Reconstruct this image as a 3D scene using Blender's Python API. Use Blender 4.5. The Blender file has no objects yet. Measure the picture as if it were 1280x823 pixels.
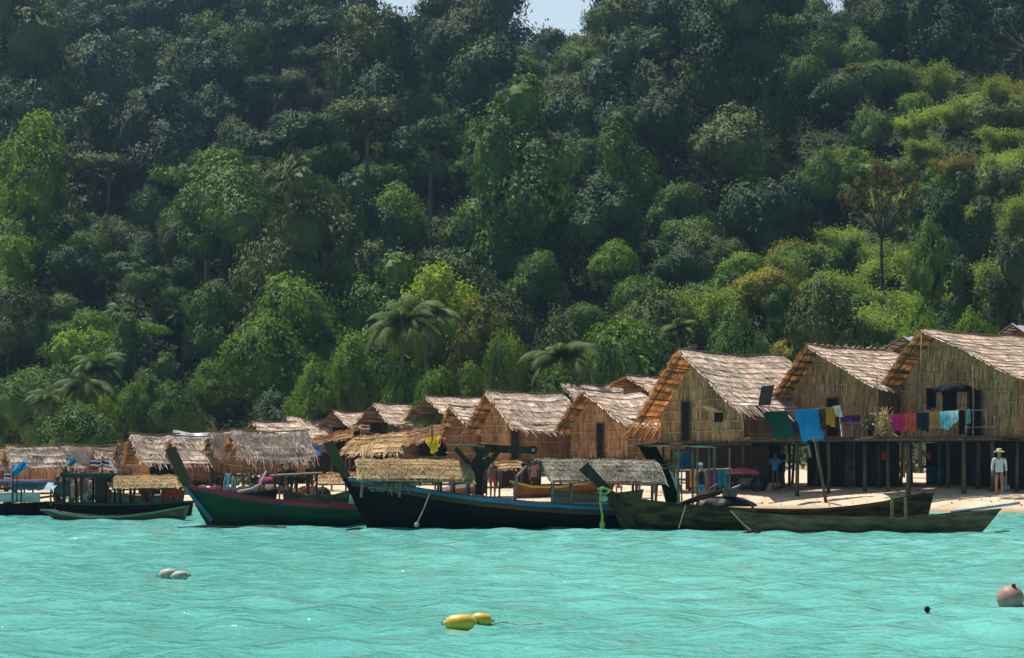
import bpy, bmesh, math, random
import numpy as np
from mathutils import Vector, Matrix
SC = bpy.context.scene
COL = SC.collection
RAD = math.radians
# ------------------------------------------------------------------ camera
F, CH, HY = 2200.0, 1.65, 582.0            # focal length in pixels of a 1280 wide frame, eye height, horizon row
cam_d = bpy.data.cameras.new('camera'); cam = bpy.data.objects.new('camera', cam_d); COL.objects.link(cam)
cam_d.sensor_width = 36.0; cam_d.lens = 36.0 * F / 1280.0
cam_d.shift_y = (HY - 411.5) / 1280.0
cam_d.clip_start = 0.3; cam_d.clip_end = 4000
cam.location = (0, 0, CH); cam.rotation_euler = (RAD(90), 0, 0)
SC.camera = cam
HAZE = 0.00018
# ------------------------------------------------------------------ light
SUN_EL, SUN_AZ = RAD(66), math.atan2(-0.75, 0.66)   # azimuth from +Y towards +X; a high sun, a little behind and to the left
w = bpy.data.worlds.new('World'); SC.world = w; w.use_nodes = True
nt = w.node_tree; bg = nt.nodes['Background']
sky = nt.nodes.new('ShaderNodeTexSky'); sky.sky_type = 'NISHITA'; sky.sun_disc = False
sky.sun_elevation = SUN_EL; sky.sun_rotation = SUN_AZ; sky.air_density = 1.0; sky.dust_density = 1.5; sky.ozone_density = 1.2
# the air glows pale round the sun's side of the horizon
tc = nt.nodes.new('ShaderNodeTexCoord'); sp_ = nt.nodes.new('ShaderNodeSeparateXYZ'); nt.links.new(tc.outputs['Generated'], sp_.inputs[0])
m1 = nt.nodes.new('ShaderNodeMapRange'); m1.interpolation_type = 'SMOOTHSTEP'; m1.inputs[1].default_value = 0.5; m1.inputs[2].default_value = 0.15; nt.links.new(sp_.outputs['Z'], m1.inputs[0])
m2 = nt.nodes.new('ShaderNodeMapRange'); m2.interpolation_type = 'SMOOTHSTEP'; m2.inputs[1].default_value = 0.0; m2.inputs[2].default_value = 0.8; nt.links.new(sp_.outputs['Y'], m2.inputs[0])
m3 = nt.nodes.new('ShaderNodeMath'); m3.operation = 'MULTIPLY'; nt.links.new(m1.outputs[0], m3.inputs[0]); nt.links.new(m2.outputs[0], m3.inputs[1])
mg = nt.nodes.new('ShaderNodeMix'); mg.data_type = 'RGBA'; nt.links.new(m3.outputs[0], mg.inputs[0]); nt.links.new(sky.outputs[0], mg.inputs[6]); mg.inputs[7].default_value = (7.6, 9.4, 10.6, 1)
nt.links.new(mg.outputs[2], bg.inputs[0]); bg.inputs[1].default_value = 0.07
sl = bpy.data.lights.new('sun', 'SUN'); sl.energy = 5.0; sl.angle = RAD(0.53); sl.color = (1.0, 0.95, 0.86)
so = bpy.data.objects.new('sun', sl); COL.objects.link(so)
sd = Vector((math.sin(SUN_AZ) * math.cos(SUN_EL), math.cos(SUN_AZ) * math.cos(SUN_EL), math.sin(SUN_EL)))
so.rotation_euler = sd.to_track_quat('Z', 'Y').to_euler(); so.location = (0, 40, 120)
SC.view_settings.view_transform = 'Standard'; SC.view_settings.look = 'None'
SC.view_settings.exposure = 0.36; SC.view_settings.gamma = 1.0; SC.view_settings.use_curve_mapping = False
SC.render.engine = 'CYCLES'
cy = SC.cycles; cy.max_bounces = 6; cy.diffuse_bounces = 3; cy.glossy_bounces = 3; cy.transmission_bounces = 4
cy.volume_bounces = 1; cy.caustics_reflective = False; cy.caustics_refractive = False; cy.sample_clamp_indirect = 4.0
# ------------------------------------------------------------------ helpers
R = random.Random(7)
NP = np.random.default_rng(7)
def W(px, py, d): return Vector(((px - 640.0) / F * d, d, CH + (HY - py) / F * d))
def dz(s): return F / s                                # depth at which one metre spans s pixels
OFF = {}
def tag(o, label=None, cat=None, group=None, kind=None):
    if label: o['label'] = label
    if cat: o['category'] = cat
    if group: o['group'] = group
    if kind: o['kind'] = kind
    return o
def empty(name, loc, label=None, cat=None, group=None, kind=None):
    o = bpy.data.objects.new(name, None); COL.objects.link(o); o.location = loc; o.empty_display_size = 0.3
    OFF[o.name] = Vector(loc)
    return tag(o, label, cat, group, kind)
def link(name, me, mat, parent, loc=None):
    o = bpy.data.objects.new(name, me); COL.objects.link(o)
    for m in (mat if isinstance(mat, (list, tuple)) else [mat]): me.materials.append(m)
    if parent is not None:
        o.parent = parent; OFF[o.name] = OFF[parent.name]
    else:
        OFF[o.name] = Vector(loc) if loc is not None else Vector((0, 0, 0)); o.location = OFF[o.name]
    return o
def np_mesh(name, V, nper=4, smooth=False):
    """V: (n, nper, 3) separate faces"""
    V = np.asarray(V, dtype=np.float32); n = V.shape[0]
    me = bpy.data.meshes.new(name)
    me.vertices.add(n * nper); me.vertices.foreach_set('co', V.reshape(-1))
    me.loops.add(n * nper); me.loops.foreach_set('vertex_index', np.arange(n * nper, dtype=np.int32))
    me.polygons.add(n); me.polygons.foreach_set('loop_start', np.arange(0, n * nper, nper, dtype=np.int32))
    me.polygons.foreach_set('loop_total', np.full(n, nper, dtype=np.int32))
    me.update(calc_edges=True)
    return me
class MB:
    def __init__(s): s.v = []; s.f = []
    def poly(s, pts):
        b = len(s.v); s.v += [tuple(p) for p in pts]; s.f.append(tuple(range(b, b + len(pts)))); return s
    def hexa(s, p):                                     # 8 corners: bottom ring 0-3, top ring 4-7
        b = len(s.v); s.v += [tuple(q) for q in p]
        for f in ((0, 3, 2, 1), (4, 5, 6, 7), (0, 1, 5, 4), (1, 2, 6, 5), (2, 3, 7, 6), (3, 0, 4, 7)): s.f.append(tuple(b + i for i in f))
        return s
    def box(s, c, sz, yaw=0.0):
        c = Vector(c); hx, hy, hz = sz[0] / 2, sz[1] / 2, sz[2] / 2; ca, sa = math.cos(yaw), math.sin(yaw)
        return s.hexa([c + Vector((x * ca - y * sa, x * sa + y * ca, z)) for z in (-hz, hz) for x, y in ((-hx, -hy), (hx, -hy), (hx, hy), (-hx, hy))])
    def beam(s, p0, p1, a, b=None):
        b = b or a; p0, p1 = Vector(p0), Vector(p1); d = (p1 - p0)
        if d.length < 1e-6: return s
        d.normalize(); up = Vector((0, 0, 1)) if abs(d.z) < 0.9 else Vector((0, 1, 0))
        u = d.cross(up).normalized(); v = u.cross(d).normalized()
        q = [(-1, -1), (1, -1), (1, 1), (-1, 1)]
        return s.hexa([p + u * (x * a / 2) + v * (y * b / 2) for p in (p0, p1) for x, y in q])
    def tube(s, pts, rad, n=6, cap=True):
        pts = [Vector(p) for p in pts]
        if not isinstance(rad, (list, tuple)): rad = [rad] * len(pts)
        b = len(s.v); prev = None
        for i, p in enumerate(pts):
            d = (pts[min(i + 1, len(pts) - 1)] - pts[max(i - 1, 0)]).normalized()
            if prev is None:
                up = Vector((0, 0, 1)) if abs(d.z) < 0.9 else Vector((1, 0, 0)); u = d.cross(up).normalized()
            else: u = (prev - d * prev.dot(d)).normalized()
            prev = u; v = d.cross(u)
            for k in range(n):
                a = 2 * math.pi * k / n; s.v.append(tuple(p + u * (math.cos(a) * rad[i]) + v * (math.sin(a) * rad[i])))
        for i in range(len(pts) - 1):
            for k in range(n):
                k2 = (k + 1) % n; s.f.append((b + i * n + k, b + i * n + k2, b + (i + 1) * n + k2, b + (i + 1) * n + k))
        if cap:
            s.f.append(tuple(b + k for k in reversed(range(n)))); e = b + (len(pts) - 1) * n; s.f.append(tuple(e + k for k in range(n)))
        return s
    def ball(s, c, r, seg=10, rings=7, sq=(1, 1, 1), jit=0.0, rng=R):
        c = Vector(c); b = len(s.v)
        for i in range(rings + 1):
            th = math.pi * i / rings
            for k in range(seg):
                a = 2 * math.pi * k / seg; rr = r * (1 + (rng.uniform(-jit, jit) if 0 < i < rings else 0))
                s.v.append((c.x + rr * sq[0] * math.sin(th) * math.cos(a), c.y + rr * sq[1] * math.sin(th) * math.sin(a), c.z + rr * sq[2] * math.cos(th)))
        for i in range(rings):
            for k in range(seg):
                k2 = (k + 1) % seg
                s.f.append((b + i * seg + k, b + (i + 1) * seg + k, b + (i + 1) * seg + k2, b + i * seg + k2))
        return s
    def grid(s, fn, nu, nv):
        b = len(s.v)
        for j in range(nv + 1):
            for i in range(nu + 1): s.v.append(tuple(fn(i / nu, j / nv)))
        for j in range(nv):
            for i in range(nu):
                a = b + j * (nu + 1) + i; s.f.append((a, a + 1, a + nu + 2, a + nu + 1))
        return s
    def build(s, name, mat, parent=None, loc=None, smooth=False, weld=False):
        off = OFF[parent.name] if parent is not None else (Vector(loc) if loc is not None else Vector((0, 0, 0)))
        me = bpy.data.meshes.new(name)
        me.from_pydata([(x - off.x, y - off.y, z - off.z) for x, y, z in s.v], [], s.f)
        if weld:
            bm = bmesh.new(); bm.from_mesh(me); bmesh.ops.remove_doubles(bm, verts=bm.verts, dist=1e-5); bmesh.ops.recalc_face_normals(bm, faces=bm.faces); bm.to_mesh(me); bm.free()
        if smooth:
            me.polygons.foreach_set('use_smooth', [True] * len(me.polygons))
        me.update()
        return link(name, me, mat, parent, loc)
# ------------------------------------------------------------------ materials
MATS = {}
def pmat(name, c1, c2=None, scale=3.0, rough=0.85, stretch=(1, 1, 1), island=0.0, transl=0.0, tcol=None, bump=0.0, spec=0.25, metal=0.0, detail=4.0, objrand=0.0, world=False, contrast=(0.35, 0.65), ior=None):
    if name in MATS: return MATS[name]
    m = bpy.data.materials.new(name); m.use_nodes = True; t = m.node_tree; N = t.nodes; L = t.links
    p = N['Principled BSDF']; out = N['Material Output']
    p.inputs['Roughness'].default_value = rough; p.inputs['Specular IOR Level'].default_value = spec; p.inputs['Metallic'].default_value = metal
    c2 = c2 or tuple(x * 0.7 for x in c1)
    if world: g = N.new('ShaderNodeNewGeometry'); src = g.outputs['Position']
    else: g = N.new('ShaderNodeTexCoord'); src = g.outputs['Object']
    mp = N.new('ShaderNodeMapping'); mp.inputs['Scale'].default_value = stretch; L.new(src, mp.inputs['Vector'])
    nz = N.new('ShaderNodeTexNoise'); nz.inputs['Scale'].default_value = scale; nz.inputs['Detail'].default_value = detail; L.new(mp.outputs[0], nz.inputs['Vector'])
    mr = N.new('ShaderNodeMapRange'); mr.inputs[1].default_value = contrast[0]; mr.inputs[2].default_value = contrast[1]; L.new(nz.outputs['Fac'], mr.inputs[0])
    mx = N.new('ShaderNodeMix'); mx.data_type = 'RGBA'; mx.inputs[6].default_value = (*c1, 1); mx.inputs[7].default_value = (*c2, 1); L.new(mr.outputs[0], mx.inputs[0])
    col = mx.outputs[2]
    def vary(fac_out, amt, col):
        hs = N.new('ShaderNodeHueSaturation'); a = N.new('ShaderNodeMapRange'); a.inputs[3].default_value = 1 - amt; a.inputs[4].default_value = 1 + amt
        L.new(fac_out, a.inputs[0]); L.new(a.outputs[0], hs.inputs['Value']); L.new(col, hs.inputs['Color'])
        b = N.new('ShaderNodeMapRange'); b.inputs[3].default_value = 0.5 + 0.03 * min(amt, 1); b.inputs[4].default_value = 0.5 - 0.03 * min(amt, 1)
        L.new(fac_out, b.inputs[0]); L.new(b.outputs[0], hs.inputs['Hue'])
        return hs.outputs[0]
    if island:
        gi = N.new('ShaderNodeNewGeometry'); col = vary(gi.outputs['Random Per Island'], island, col)
    if objrand:
        oi = N.new('ShaderNodeObjectInfo'); col = vary(oi.outputs['Random'], objrand, col)
    L.new(col, p.inputs['Base Color'])
    if bump:
        bn = N.new('ShaderNodeBump'); bn.inputs['Strength'].default_value = bump; bn.inputs['Distance'].default_value = 0.05
        n2 = N.new('ShaderNodeTexNoise'); n2.inputs['Scale'].default_value = scale * 3; n2.inputs['Detail'].default_value = 5; L.new(mp.outputs[0], n2.inputs['Vector'])
        L.new(n2.outputs['Fac'], bn.inputs['Height']); L.new(bn.outputs[0], p.inputs['Normal'])
    if transl:
        tb = N.new('ShaderNodeBsdfTranslucent'); ms = N.new('ShaderNodeMixShader'); ms.inputs[0].default_value = transl
        if tcol:
            tm = N.new('ShaderNodeMix'); tm.data_type = 'RGBA'; tm.blend_type = 'MULTIPLY'; tm.inputs[0].default_value = 1; tm.inputs[7].default_value = (*tcol, 1)
            L.new(col, tm.inputs[6]); L.new(tm.outputs[2], tb.inputs[0])
        else: L.new(col, tb.inputs[0])
        L.new(p.outputs[0], ms.inputs[1]); L.new(tb.outputs[0], ms.inputs[2]); L.new(ms.outputs[0], out.inputs[0])
    MATS[name] = m
    return m
M_thatch = pmat('weathered_thatch', (0.80, 0.70, 0.58), (0.56, 0.45, 0.34), 2.5, 0.9, island=0.5, transl=0.15, tcol=(1.1, 0.55, 0.18))
M_thatch_new = pmat('yellow_thatch', (0.52, 0.40, 0.22), (0.38, 0.27, 0.13), 2.5, 0.9, island=0.40, transl=0.3, tcol=(1.2, 0.8, 0.4))
M_thatch_brown = pmat('brown_thatch', (0.40, 0.25, 0.12), (0.24, 0.14, 0.06), 2.5, 0.9, island=0.45, transl=0.35, tcol=(1.2, 0.8, 0.45))
M_thatch_grey = pmat('grey_thatch', (0.34, 0.31, 0.25), (0.17, 0.15, 0.11), 3.0, 0.9, island=0.5, transl=0.2)
M_reed = pmat('reed_wall', (0.68, 0.39, 0.19), (0.38, 0.21, 0.10), 1.6, 0.9, stretch=(1, 1, 0.4), island=0.7, transl=0.1)
M_reed_brown = pmat('brown_reed_wall', (0.44, 0.26, 0.13), (0.27, 0.16, 0.08), 1.6, 0.9, stretch=(1, 1, 0.4), island=0.6, transl=0.2)
M_batten = pmat('bamboo_batten', (0.62, 0.50, 0.30), (0.30, 0.24, 0.14), 4, 0.7)
M_post = pmat('weathered_post', (0.15, 0.095, 0.06), (0.07, 0.043, 0.03), 5, 0.85, stretch=(1, 1, 0.3), bump=0.3)
M_greywood = pmat('grey_wood', (0.25, 0.17, 0.12), (0.12, 0.08, 0.055), 6, 0.8, stretch=(0.4, 1, 1), bump=0.2)
M_dark = pmat('black_and_shade', (0.020, 0.011, 0.008), (0.01, 0.006, 0.005), 3, 0.9)  # shade inside openings put into a colour; also serves plain black parts
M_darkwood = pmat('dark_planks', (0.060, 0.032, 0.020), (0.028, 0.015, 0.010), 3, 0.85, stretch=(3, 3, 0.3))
M_tin = pmat('corrugated_tin', (0.42, 0.43, 0.45), (0.30, 0.30, 0.31), 1.5, 0.45, spec=0.5, metal=0.0)
M_verge2 = pmat('dull_glow_thatch', (0.40, 0.26, 0.13), (0.24, 0.15, 0.07), 2.5, 0.9, island=0.6, transl=0.28, tcol=(1.0, 0.72, 0.4))  # duller copy, likewise with sun glow through the thatch in its colour
M_verge = pmat('orange_glow_thatch', (0.54, 0.34, 0.17), (0.36, 0.21, 0.10), 2.5, 0.9, island=0.6, transl=0.36, tcol=(1.1, 0.72, 0.36))  # orange leaf undersides, plus the sun's glow through the thatch put into the colour
# ------------------------------------------------------------------ terrain
def sstep(a, b, x):
    t = np.clip((x - a) / (b - a), 0, 1); return t * t * (3 - 2 * t)
SHX = [-200, -40, -21, -10, 0, 9, 17.6, 30, 60, 200]; SHY = [88, 78, 73, 72.5, 71, 66, 60.5, 55, 50, 46]
def shore(x): return np.interp(x, SHX, SHY)
def y0(x): return np.interp(x, [-60, 0, 15, 35, 120], [116, 113, 100, 93, 86])
def hill(x, y):
    t = np.maximum(0, y - y0(x))
    base = 0.385 * t * sstep(-4, 22, t) - 0.0
    rid = 4.5 * np.sin(x * 0.052 + 1.0) * np.sin(y * 0.035 + 0.4 * np.sin(x * 0.03)) + 3.0 * np.sin(x * 0.11 + y * 0.04 + 2.0)
    z = base + rid * sstep(10, 70, t)
    top = 71 + 3.0 * np.sin(x * 0.055 + 0.5) + 2.5 * np.sin(x * 0.17) - 22 * np.exp(-((x - 7.5) / 6.5) ** 2) - 20 * np.exp(-((x + 23) / 4.5) ** 2) - 4 * np.exp(-((x - 56) / 4.0) ** 2)
    k = 6.0
    return -k * np.log(np.exp(-z / k) + np.exp(-top / k))      # soft minimum: the slope rounds off at the ridge
def gz(x, y):
    x = np.asarray(x, dtype=float); y = np.asarray(y, dtype=float)
    t = y - shore(x)
    am = np.interp(x, [-12, 0, 8], [0.28, 0.42, 0.62]); b = np.where(t < 0, 0.09 * t, am * (1 - np.exp(-np.maximum(t, 0) / 1.9)) + np.interp(x, [-12, 0, 8], [0.004, 0.01, 0.022]) * np.clip(t, 0, 30))
    bumps = 0.05 * np.sin(x * 1.3 + 0.7 * y) * np.sin(y * 0.9 + 0.5 * x) * sstep(0, 3, t) + 0.08 * np.sin(x * 0.45 + 1) * sstep(1, 5, t)
    h = hill(x, y)
    return np.maximum(b, -3) + bumps + np.maximum(h, 0) * sstep(0, 6, y - y0(x))
def g(x, y): return float(gz(x, y))
def G(px, d, dzz=0.0):
    x = (px - 640) / F * d
    return Vector((x, d, g(x, d) + dzz))
def sheet(name, x0, x1, y0_, y1, nx, ny, zf, xs=None, ys=None, mat=None, kind='structure', smooth=True):
    xs = np.linspace(x0, x1, nx) if xs is None else xs; ys = np.linspace(y0_, y1, ny) if ys is None else ys
    X, Y = np.meshgrid(xs, ys); Z = zf(X, Y); nx, ny = len(xs), len(ys)
    me = bpy.data.meshes.new(name); V = np.stack([X, Y, Z], -1).reshape(-1, 3).astype(np.float32)
    me.vertices.add(len(V)); me.vertices.foreach_set('co', V.reshape(-1))
    i = np.arange(nx - 1); j = np.arange(ny - 1); I, J = np.meshgrid(i, j); a = (J * nx + I).reshape(-1)
    Q = np.stack([a, a + 1, a + nx + 1, a + nx], -1).astype(np.int32); n = len(Q)
    me.loops.add(n * 4); me.loops.foreach_set('vertex_index', Q.reshape(-1)); me.polygons.add(n)
    me.polygons.foreach_set('loop_start', np.arange(0, n * 4, 4, dtype=np.int32)); me.polygons.foreach_set('loop_total', np.full(n, 4, dtype=np.int32))
    if smooth: me.polygons.foreach_set('use_smooth', np.ones(n, dtype=bool))
    me.update(calc_edges=True); o = link(name, me, mat, None); tag(o, kind=kind); return o
# sand
def sand_material():
    m = bpy.data.materials.new('pale_sand'); m.use_nodes = True; t = m.node_tree; N = t.nodes; L = t.links; p = N['Principled BSDF']
    ge = N.new('ShaderNodeNewGeometry'); sx = N.new('ShaderNodeSeparateXYZ'); L.new(ge.outputs['Position'], sx.inputs[0])
    nz = N.new('ShaderNodeTexNoise'); nz.inputs['Scale'].default_value = 0.9; nz.inputs['Detail'].default_value = 8; L.new(ge.outputs['Position'], nz.inputs['Vector'])
    mx = N.new('ShaderNodeMix'); mx.data_type = 'RGBA'; mx.inputs[6].default_value = (0.62, 0.50, 0.36, 1); mx.inputs[7].default_value = (0.48, 0.37, 0.25, 1)
    mr = N.new('ShaderNodeMapRange'); mr.inputs[1].default_value = 0.4; mr.inputs[2].default_value = 0.65; L.new(nz.outputs['Fac'], mr.inputs[0]); L.new(mr.outputs[0], mx.inputs[0])
    wet = N.new('ShaderNodeMapRange'); wet.inputs[1].default_value = 0.05; wet.inputs[2].default_value = 0.2; L.new(sx.outputs['Z'], wet.inputs[0])
    mw = N.new('ShaderNodeMix'); mw.data_type = 'RGBA'; mw.inputs[6].default_value = (0.33, 0.22, 0.12, 1); L.new(wet.outputs[0], mw.inputs[0]); L.new(mx.outputs[2], mw.inputs[7])
    # leaf litter where the forest begins
    lf = N.new('ShaderNodeMapRange'); lf.inputs[1].default_value = 1.3; lf.inputs[2].default_value = 1.9; L.new(sx.outputs['Z'], lf.inputs[0])
    ml = N.new('ShaderNodeMix'); ml.data_type = 'RGBA'; ml.inputs[7].default_value = (0.035, 0.045, 0.018, 1); L.new(lf.outputs[0], ml.inputs[0]); L.new(mw.outputs[2], ml.inputs[6])
    L.new(ml.outputs[2], p.inputs['Base Color']); p.inputs['Roughness'].default_value = 0.95; p.inputs['Specular IOR Level'].default_value = 0.1
    bn = N.new('ShaderNodeBump'); bn.inputs['Strength'].default_value = 0.6; bn.inputs['Distance'].default_value = 0.08
    n2 = N.new('ShaderNodeTexNoise'); n2.inputs['Scale'].default_value = 2.2; n2.inputs['Detail'].default_value = 7; L.new(ge.outputs['Position'], n2.inputs['Vector'])
    L.new(n2.outputs['Fac'], bn.inputs['Height']); L.new(bn.outputs[0], p.inputs['Normal'])
    return m
xs = np.concatenate([np.arange(-220, -50, 6.0), np.arange(-50, 42, 0.5), np.arange(42, 222, 6.0)])
ys = np.concatenate([np.arange(30, 52, 3.0), np.arange(52, 120, 0.5), np.arange(120, 430, 3.0)])
ground = sheet('ground', 0, 0, 0, 0, 0, 0, gz, xs=xs, ys=ys, mat=sand_material())
# water
def water_material():
    m = bpy.data.materials.new('turquoise_water'); m.use_nodes = True; t = m.node_tree; N = t.nodes; L = t.links; p = N['Principled BSDF']
    ge = N.new('ShaderNodeNewGeometry')
    mp = N.new('ShaderNodeMapping'); mp.inputs['Scale'].default_value = (0.05, 0.03, 1); L.new(ge.outputs['Position'], mp.inputs[0])
    nz = N.new('ShaderNodeTexNoise'); nz.inputs['Scale'].default_value = 1.0; nz.inputs['Detail'].default_value = 3; L.new(mp.outputs[0], nz.inputs['Vector'])
    mx = N.new('ShaderNodeMix'); mx.data_type = 'RGBA'; mx.inputs[6].default_value = (0.095, 0.375, 0.325, 1); mx.inputs[7].default_value = (0.16, 0.51, 0.44, 1)
    mr = N.new('ShaderNodeMapRange'); mr.inputs[1].default_value = 0.4; mr.inputs[2].default_value = 0.6; L.new(nz.outputs['Fac'], mr.inputs[0]); L.new(mr.outputs[0], mx.inputs[0])
    L.new(mx.outputs[2], p.inputs['Base Color'])
    p.inputs['Roughness'].default_value = 0.08; p.inputs['IOR'].default_value = 1.333; p.inputs['Specular IOR Level'].default_value = 0.5
    def wave(sx, sy, sc, det, rot):
        a = N.new('ShaderNodeMapping'); a.inputs['Scale'].default_value = (sx, sy, 1); a.inputs['Rotation'].default_value = (0, 0, rot); L.new(ge.outputs['Position'], a.inputs[0])
        b = N.new('ShaderNodeTexNoise'); b.inputs['Scale'].default_value = sc; b.inputs['Detail'].default_value = det; b.inputs['Roughness'].default_value = 0.5; b.inputs['Distortion'].default_value = 0.0; L.new(a.outputs[0], b.inputs['Vector']); return b.outputs['Fac']
    b1 = N.new('ShaderNodeBump'); b1.inputs['Strength'].default_value = 1.0; b1.inputs['Distance'].default_value = 0.11; L.new(wave(0.7, 1.0, 2.4, 4, 0.35), b1.inputs['Height'])
    b2 = N.new('ShaderNodeBump'); b2.inputs['Strength'].default_value = 1.0; b2.inputs['Distance'].default_value = 0.045; L.new(wave(0.8, 1.0, 7.0, 3, -0.5), b2.inputs['Height']); L.new(b1.outputs[0], b2.inputs['Normal'])
    L.new(b2.outputs[0], p.inputs['Normal'])
    return m
def wz(X, Y):
    rng = np.random.default_rng(3); z = np.zeros_like(X)
    for i in range(22):
        a = rng.normal(0.5, 1.1); wl = rng.uniform(0.5, 2.2); k = 2 * math.pi / wl; ph = rng.uniform(0, 6.28)
        z += 0.0060 * wl * np.sin(k * (X * math.cos(a) + Y * math.sin(a)) + ph + 0.9 * np.sin(1.1 * X + i) + 0.9 * np.sin(0.9 * Y + 2 * i))
    return z * (1 - sstep(60, 100, Y) * 0.7)
ys = [9.0]
while ys[-1] < 110: ys.append(ys[-1] + max(0.07, ys[-1] * 0.0042))
ysw = np.array([-30, -10, 0, 5] + ys)
xsw = np.concatenate([[-200, -120, -60], np.arange(-34, 34, 0.16), [60, 120, 200]])
water = sheet('sea', 0, 0, 0, 0, 0, 0, wz, xs=xsw, ys=ysw, mat=water_material())
water['label'] = 'rippled turquoise sea'
# ------------------------------------------------------------------ thatch
def thatch_faces(P, lu, lv, rows=None, dens=1.0, up=Vector((0, 0, 1)), strip=(0.018, 0.05), over=0.2, rng=R, edge=True, lift=0.05, fringe=0.35, short=1.0):
    """P(u, v): u along the ridge 0..1, v down the slope 0..1.  Overlapping rows of ragged palm strips."""
    Q = []
    rows = rows or max(2, int(lv / 0.34))
    nb = max(4, int(lu / 0.5))
    nrm = (P(1, 0) - P(0, 0)).cross(P(0, 1) - P(0, 0)).normalized()
    if nrm.dot(up) < 0: nrm = -nrm
    for k in range(rows):
        v0, v1 = k / rows, min(1.0, (k + 1.35) / rows)
        o1 = lift * rng.uniform(0.7, 1.3)
        for i in range(nb):
            a, b = i / nb, (i + 1) / nb
            Q.append([P(a, v0) + nrm * 0.0, P(b, v0) + nrm * 0.0, P(b, v1) + nrm * o1, P(a, v1) + nrm * o1])
        n = int(lu / 0.034 * dens)
        for _ in range(n):
            u = rng.uniform(0, 1); vs = v0 + rng.uniform(-0.3, 0.5) / rows
            ln = short * min(rng.uniform(0.16, 0.42), lv * .42) + (rng.uniform(0, fringe) if k == rows - 1 else 0)
            wd = rng.uniform(*strip) / lu; sk = rng.gauss(0, 0.12) / lu; l0, l1 = 0.02 + rng.uniform(0, 0.03), lift + rng.uniform(0.0, 0.06)
            vs = max(0, vs); ve = vs + ln / lv
            if k < rows - 1: ve = min(ve, 1.02)
            dn = Vector((0, 0, -0.06)) if ve > 1.0 else Vector((0, 0, 0))
            Q.append([P(u, vs) + nrm * l0, P(u + wd, vs) + nrm * l0, P(u + wd * 0.8 + sk, ve) + nrm * l1 + dn, P(u + wd * 0.2 + sk, ve) + nrm * l1 + dn])
        if edge:                                          # ragged verge strips at both gable edges
            for e in (0, 1):
                for _ in range(int(6 * dens)):
                    v = v0 + rng.uniform(0, 1) / rows; s = -1 if e == 0 else 1
                    o = s * rng.uniform(0.05, min(over, lv * .15)) / lu; vv = rng.uniform(0.1, min(0.35, lv * .2)) / lv
                    Q.append([P(e, v), P(e, v + 0.08 / lv), P(e + o, v + vv + 0.05 / lv), P(e + o, v + vv)])
    return Q
def quads_obj(name, Q, mat, parent, loc=None):
    off = OFF[parent.name] if parent is not None else (Vector(loc) if loc is not None else Vector((0, 0, 0)))
    A = np.array([[tuple(p) for p in q] for q in Q], dtype=np.float32) - np.array(tuple(off), dtype=np.float32)
    return link(name, np_mesh(name, A), mat, parent, loc)
def thatch_wall(P, lu, lh, dens=1.0, rng=R, nrm=None, inside=None, rows=None, strip=(0.018, 0.045)):
    """upright reed panel; P(u, h metres above floor), strips hang down over each batten row"""
    Q = []; rows = rows or max(1, int(lh / 0.42))
    for k in range(rows):
        h1 = lh * (k + 1) / rows
        for _ in range(int(lu / 0.04 * dens)):
            u = rng.uniform(0, 1); ln = lh / rows * rng.uniform(0.9, 1.35); w_ = rng.uniform(*strip) / lu; sk = rng.gauss(0, 0.05) / lu; h = h1 + rng.uniform(-0.12, 0.05)
            if inside and not inside(u, h): continue
            l = rng.uniform(0.02, 0.07)
            Q.append([P(u, h) + nrm * 0.015, P(u + w_, h) + nrm * 0.015, P(u + w_ + sk, max(h - ln, -0.08)) + nrm * l, P(u + sk, max(h - ln, -0.08)) + nrm * l])
    return Q
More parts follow.
